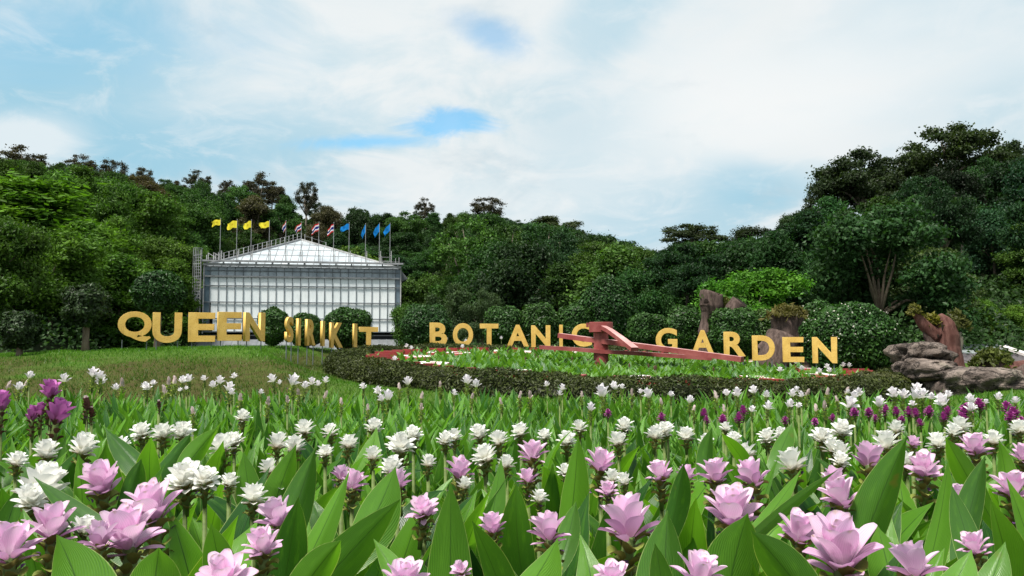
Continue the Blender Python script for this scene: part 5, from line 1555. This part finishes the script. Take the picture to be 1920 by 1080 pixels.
def head_w(me):
    co = np.empty(len(me.vertices) * 3, dtype=np.float32); me.vertices.foreach_get("co", co); co = co.reshape(-1, 3)
    return 2 * float(np.percentile(np.hypot(co[:, 0], co[:, 1]), 97))
PLANTS = []
def plant(px, py, wpx, kind, d=None, h=None):
    spec = dict(pink=(PINKH, PINKS, .60, .125, .036, "pink curcuma flower", 'curcuma_plant', "pink curcuma flowers near the camera"),
                pale=(PALEH, PINKS, .60, .125, .036, "pale pink curcuma flower", 'curcuma_plant', "pink curcuma flowers near the camera"),
                white=(WHITEH, WHITES, .575, .098, .022, "full white curcuma flower", 'curcuma_plant', "full white curcuma flowers"),
                far=(FARH, FARS, .58, .082, .035, "small white flower", 'curcuma_plant', "small white flowers of the far bed"),
                bud=(BUDH, FARS, .56, .030, .022, "slender pale flower bud", 'curcuma_plant', "pale buds of the far bed"),
                mag=(MAGH, MAGS, .54, .070, .015, "small deep magenta flower", 'curcuma_plant', "deep magenta flowers"),
                orchid=(ORCH, BRNS, .60, .100, .03, "orchid-purple tulip-shaped flower", 'curcuma_plant', "orchid-purple flowers"),
                brown=(BRNH, BRNS, .55, .05, .0, "fading brown flower spike", 'curcuma_plant', "fading brown flower spikes"))[kind]
    heads, spikes, h0, natw, up, desc, nm, grp = spec
    hm = rl.choice(heads); natw = max(head_w(hm), .8 * natw)
    if d is None:
        p = on_plane(px, py, h or h0)
        if kind in ('far', 'bud') and (p.y > 7.3 or py <= 642 or p.y < 0): p = at(px, py, min(7.3, 6.4 + rl.uniform(0, .9)))
    else: p = at(px, py, d)
    sc = wpx * (p - Vector((0, 0, CAMZ))).length / F / natw * .98
    sc *= {'pink': .92, 'pale': .92, 'white': .92, 'far': .85, 'mag': .9}.get(kind, 1.0)
    if kind in ('far', 'bud'): sc = min(sc, 1.5)
    e = empty(nm, (p.x, p.y, 0), None, "flower", grp)
    later(e, desc, px, py, 'flower')
    tx, ty = rl.uniform(-.25, .3), rl.uniform(-.3, .3)
    hz = p.z - up * sc
    rz = rl.uniform(0, 6.28)
    link("flower_head", hm, e, loc=(0, 0, hz), rot=(tx - .08, ty, rz), scale=sc)
    if kind != 'brown' or True:
        ss = min(sc, 1.25)
        link("bract_spike", rl.choice(spikes), e, loc=(0, 0, hz - .006 * sc), rot=(tx * .4, ty * .4, rl.uniform(0, 6.28)), scale=ss)
    link("stem", STEM, e, scale=(1, 1, max(.1, hz - .04)))
    near = kind in ('pink', 'pale', 'white') or (kind == 'mag')
    if kind in ('pink', 'pale'):
        leaves(e, rl.choice((2, 3, 3)), BROAD, rl.uniform(1.05, 1.25), .035, .12, .5)
    elif kind == 'white':
        leaves(e, rl.choice((2, 3)), BROAD, rl.uniform(.9, 1.12), .03, .1, .5)
    elif kind == 'mag':
        leaves(e, 3, MIDL, rl.uniform(1.2, 1.5), .03, .1, .5)
    else:
        leaves(e, 3, NARM, rl.uniform(1.15, 1.5), .025, .05, .4)
    PLANTS.append((p.x, p.y, e))
    return e

PINKL = [(20,1010,105),(98,975,98),(198,890,80),(245,985,135),(292,935,100),(425,1066,110),(497,1012,88),(660,897,62),(795,946,74),(760,1080,95),(862,876,66),(866,1062,46),(925,978,58),
 (998,842,66),(990,890,48),(1030,984,92),(1125,860,66),(1140,914,50),(1178,968,132),(1150,1076,88),(1240,880,64),(1287,884,46),(1342,880,74),(1415,884,70),(1375,946,112),(1305,1064,105),
 (1497,985,84),(1578,1012,140),(1582,920,86),(1563,893,58),(1628,850,64),(1732,868,72),(1828,830,62),(1710,826,34),(1830,1016,64),(1900,906,76),(1916,845,50)]
PALEL = [(525,955,92),(190,1000,70),(745,895,62),(1715,1046,106),(1798,920,46),(640,885,44)]
for q in PINKL: plant(*q, 'pink')
for q in PALEL: plant(*q, 'pale')
WHITEL = [(75,905,96),(155,832,56),(87,842,50),(267,806,46),(306,808,48),(342,806,46),(348,890,78),(385,893,60),(418,832,56),(440,822,44),(455,779,34),(475,925,64),(520,908,50),(505,874,40),(520,826,44),
 (553,832,48),(572,801,44),(620,806,40),(654,828,42),(700,797,42),(750,830,66),(775,812,42),(803,864,36),(735,872,52),(835,821,40),(852,815,38),(900,809,44),(937,821,44),(910,850,62),(950,866,40),(977,805,44),
 (1063,822,44),(1022,814,32),(1087,798,38),(1170,795,40),(1160,823,44),(1228,811,42),(1245,803,40),(1252,800,30),(1287,813,40),(1322,825,34),(1375,820,34),(1440,816,42),(1465,811,32),(1486,862,60),
 (1540,815,44),(1577,802,44),(1562,835,42),(1578,842,40),(1575,860,40),(1663,825,54),(1760,826,48),(1800,795,42),(1787,806,34),(1862,821,40),(1148,892,40),(1172,898,36),(1912,800,40),(60,930,60),(1400,845,46),(1700,860,40),(700,850,40),(610,845,40),(1060,880,36),(1010,930,40),(870,905,36),(155,985,56),(430,900,40),(1360,800,30),(1680,800,34),(30,860,40),(230,830,34)]
for q in WHITEL: plant(*q, 'white')
FARL = [(55,702,20),(34,723,22),(121,708,26),(174,697,28),(189,702,24),(189,712,28),(216,725,20),(271,721,20),(277,724,22),(288,717,16),(342,711,22),(356,708,24),(384,708,18),(401,720,22),(412,712,26),(428,724,30),(434,734,20),(439,704,18),
 (338,730,12),(350,727,12),(489,734,16),(513,708,26),(524,716,14),(548,711,36),(571,721,22),(585,714,24),(598,718,18),(610,711,20),(682,723,20),(710,731,26),(717,745,24),(728,740,34),(765,713,26),(851,735,20),(876,711,30),(893,718,26),
 (1026,719,18),(1054,725,22),(1049,736,18),(1130,732,40),(1154,722,26),(1166,724,16),(1201,733,16),(1217,736,30),(1107,762,28),(1258,738,18),(1293,748,24),(1363,735,20),(1382,735,28),(1414,730,26),(1436,738,22),(1439,759,28),(1485,736,24),(1493,729,20),
 (1502,739,18),(1479,756,26),(1497,759,18),(1593,753,42),(1602,740,24),(1612,734,24),(1409,766,20),(1588,733,14),(1648,752,30),(1678,735,32),(1693,737,28),(1718,727,30),(1715,738,32),(1730,737,28),(1711,755,18),(1769,749,38),(1777,738,20),(1823,747,26),(1904,749,20),(1819,762,26),(1849,752,14),(1870,742,20),(1745,742,20)]
for q in FARL: plant(*q, 'far')
BUDL = [(15,722,8),(48,718,8),(229,717,10),(316,714,9),(327,712,9),(309,730,10),(503,751,10),(539,748,9),(609,740,9),(749,724,8),(825,720,8),(790,762,9),(790,741,8),(994,739,10),(974,740,8),(1185,735,8),(1091,739,8),(1343,740,9),(1513,735,9),(1551,734,9),(1587,732,9),
 (1358,765,9),(362,770,10),(1545,758,9),(1530,764,9),(1570,748,8),(640,752,8),(450,745,9),(690,764,8),(940,752,8),(1240,752,8),(1300,765,8),(885,742,8),(560,735,9)]
for q in BUDL: plant(*q, 'bud')
MAGL = [(1140,774,17),(1240,782,20),(1320,773,18),(1326,787,16),(1355,786,20),(1385,783,22),(1395,769,20),(1471,787,16),(1528,790,15),(1602,772,18),(1629,772,18),(1659,768,20),(1682,771,18),(1704,772,20),(1717,774,18),(1741,771,20),(1776,770,18),(1809,769,26),(1838,758,22),(1888,763,22),
 (1904,772,20),(1893,780,20),(1726,792,16),(1770,782,18),(1560,782,14),(1640,784,14),(1915,790,18),(1690,786,14),(1805,782,18)]
for q in MAGL: plant(*q, 'mag')
for q in ((95,726,34),(60,772,27),(77,764,24),(106,766,46),(3,748,36)): plant(*q, 'orchid', d=3.3)
for q in ((163,755,16),(298,757,9),(172,772,14)): plant(*q, 'brown', d=3.5)

# prominent leaves of the near plants: tip, base, width (px), distance
BIG = [(845,902,842,1095,84,1.35),(752,934,615,1085,78,1.5),(742,874,690,975,84,1.75),(656,882,560,1075,56,1.55),(556,832,515,965,58,2.0),(592,838,540,985,62,1.9),(106,1002,135,1110,130,1.22),(298,1026,285,1110,92,1.2),(196,802,248,862,44,2.6),
 (284,818,286,885,52,2.4),(358,812,310,865,36,2.5),(146,850,148,945,50,2.1),(62,893,180,985,50,1.8),(1084,815,1068,955,56,1.9),(1282,868,1262,960,44,1.75),(1252,956,1256,1095,96,1.38),(1402,962,1380,1090,104,1.35),(1408,995,1490,1100,78,1.22),
 (1702,814,1642,970,74,1.72),(1778,858,1742,1010,44,1.5),(1872,822,1880,910,44,1.95),(1772,818,1830,920,42,1.9),(1848,852,1822,970,46,1.7),(1784,908,1818,1015,48,1.5),(1856,934,1885,1080,84,1.35),(1502,880,1425,975,38,1.7),(1572,880,1465,975,26,1.6),
 (1822,1030,1780,1110,80,1.16),(968,905,988,1050,78,1.5),(940,857,922,960,40,1.85),(884,975,930,1100,76,1.3),(1336,800,1330,865,34,2.5),(1352,812,1388,868,30,2.4),(1486,792,1462,845,36,2.6),(456,846,466,930,46,2.1),(395,980,415,1090,60,1.4),
 (1228,1018,1240,1110,46,1.15),(1046,1008,985,1095,100,1.2),(700,1010,745,1095,44,1.25),(560,930,535,1085,70,1.45),(1885,1015,1858,1100,64,1.2),(640,1012,575,1100,64,1.22),(1645,985,1668,1080,66,1.4),(410,800,372,850,38,2.5),(1080,940,1060,1010,40,1.6),(265,860,240,920,40,2.0),(1180,900,1200,980,44,1.75)]
rg = random.Random(9)
for (tx, ty, bx, by, w, d) in BIG:
    T = at(tx, ty, d); B = at(bx, by, d + rg.uniform(-.05, .05))
    dirv = B - T
    if B.z > .06: B = T + dirv * min(2.2, max(1.0, (T.z - .08) / max(.05, -dirv.z)))
    owner = min(PLANTS, key=lambda q: math.hypot(q[0] - B.x, q[1] - B.y))[2]
    o_ = owner.location
    L = (T - B).length; axis = (T - B).normalized()
    view = (Vector((0, 0, CAMZ)) - (T + B) / 2)
    face = (view - axis * view.dot(axis)).normalized()
    face = (Matrix.Rotation(rg.uniform(-.55, .55), 3, axis) @ face)
    wx = axis.cross(face).normalized() * -1
    Wm = w * mpp(d) * 1.05
    v, f, u = leaf_np(L, Wm, rg.uniform(.15, .6), 0.0, rg.uniform(.03, .10), 6, 20, rg.uniform(1.0, 1.4), rg.uniform(0, 6), 0.0, rg.uniform(-.5, .5))
    bow = rg.uniform(.03, .10) * L
    out = np.empty_like(v)
    for i_, (x_, y_, z_) in enumerate(v):
        t_ = z_ / L
        p_ = (B - o_) + axis * z_ + wx * x_ + face * (y_ * 1.0 + bow * (4 * t_ * (1 - t_) - .0) * -1 + .0)
        out[i_] = p_
    link("leaf", arr_mesh("leaf", out, f, M['leaf'], True, u), owner)

# leafy plants without a flower between them
occ = [(x, y) for x, y, _ in PLANTS]
cnt = 0; tr = 0
while cnt < 210 and tr < 9000:
    tr += 1
    y = math.sqrt(rg.uniform(.85 ** 2, 3.25 ** 2)); x = rg.uniform(-.72, .72) * y
    if math.hypot(x, y) < .8: continue
    if any((x - a) ** 2 + (y - b) ** 2 < .09 ** 2 for a, b in occ): continue
    occ.append((x, y)); cnt += 1
    e = empty("leafy_plant", (x, y, 0), None, "plant", "leafy plants without flowers")
    px, py = px_of((x, y, .4))
    later(e, "flowerless clump of broad green leaves", px, py, 'flower')
    big = y < 2.2
    leaves(e, rg.choice((4, 5)), BROAD, rg.uniform(1.0, 1.26) if big else rg.uniform(.95, 1.2), .03, .06, .5)
extra = 0; tr = 0
while extra < 85 and tr < 6000:
    tr += 1
    y = math.sqrt(rg.uniform(2.0 ** 2, 3.6 ** 2)); x = rg.uniform(-.72, .72) * y
    if any((x - a) ** 2 + (y - b) ** 2 < .10 ** 2 for a, b in occ): continue
    occ.append((x, y)); extra += 1
    e = empty("leafy_plant", (x, y, 0), None, "plant", "leafy plants without flowers")
    later(e, "flowerless clump of broad green leaves", *px_of((x, y, .4)), 'flower')
    leaves(e, rg.choice((4, 5)), BROAD, rg.uniform(.85, 1.1), .03, .06, .45)
# the dense narrow-leaved bed behind
items = []
for i in range(2150):
    y = math.sqrt(rg.uniform(3.05 ** 2, 7.45 ** 2)); x = rg.uniform(-.95, .95) * y
    if y < 3.5 and rg.random() < .4: continue
    k0 = rg.uniform(1.2, 1.65) * (1.0 if y > 5.4 else 1.0 if y > 4.4 else .9)
    for q in range(rg.randint(5, 8)):
        items.append((rg.randrange(8), x + rg.uniform(-.05, .05), y + rg.uniform(-.05, .05), 0.0, rg.uniform(0, 6.28), -rg.uniform(.02, .42), rg.uniform(-1.5, 1.5), k0 * rg.uniform(.8, 1.1)))
prop(link("far_bed_foliage", tile_leaves("far_bed_foliage", items, NARR, M['narrow_leaf'])), "dense narrow green leaves filling the far half of the flower bed", "foliage", kind="stuff")
# flowers on the clock bed
BUDD = [head(BRN, [M['dullpink'], M['dullpink']], 190 + i, core=(.012, .03)) for i in range(2)]
rc = random.Random(4)
CLK = [(1450,666),(1459,674),(1487,672),(1493,682),(1483,676),(1503,694),(1537,682),(1551,690),(1580,687),(1592,688),(1537,699),(1556,698),(1463,697),(1314,671),(836,638),(873,641),(772,655),(762,651),(740,676),(868,652),(940,636),(1328,652)]
def small(px, py, kind):
    lo, hi = 12.0, 24.0; d = 18.0
    for _ in range(40):      # walk to where the sight line meets the top of the planting
        d = (lo + hi) / 2; p = at(px, py, d)
        if p.z > disc_z(p.x, p.y) + .36: lo = d
        else: hi = d
    p = at(px, py, d); g = disc_z(p.x, p.y)
    e = empty("curcuma_plant", (p.x, p.y, g), None, "flower", "small flowers of the flower clock")
    later(e, "tiny white flower on the flower clock" if kind == 'far' else "dull pink bud on the flower clock", px, py, 'flower')
    s = 1.3 if kind == 'far' else rc.uniform(.6, .85)
    link("flower_head", rc.choice(FARH if kind == 'far' else BUDD), e, loc=(0, 0, max(.15, p.z - g)), rot=(rc.uniform(-.2, .2), rc.uniform(-.2, .2), rc.uniform(0, 6)), scale=s)
    link("stem", STEM, e, scale=(1, 1, max(.12, p.z - g - .01)))
    leaves(e, 2, NARM, .7, .02, .2, .6)
for q in CLK: small(*q, 'far')
for q in ((904,650),(952,659),(962,650),(1003,665),(1009,670),(1020,658),(1073,672),(1103,676),(1118,680),(1135,680),(1216,686),(1230,689),(1282,675),(1338,692),(1374,684),(1227,690),(1180,685),(985,672),(935,670),(918,661)): small(*q, 'bud2')
write_labels()
print("objects", len(bpy.data.objects))
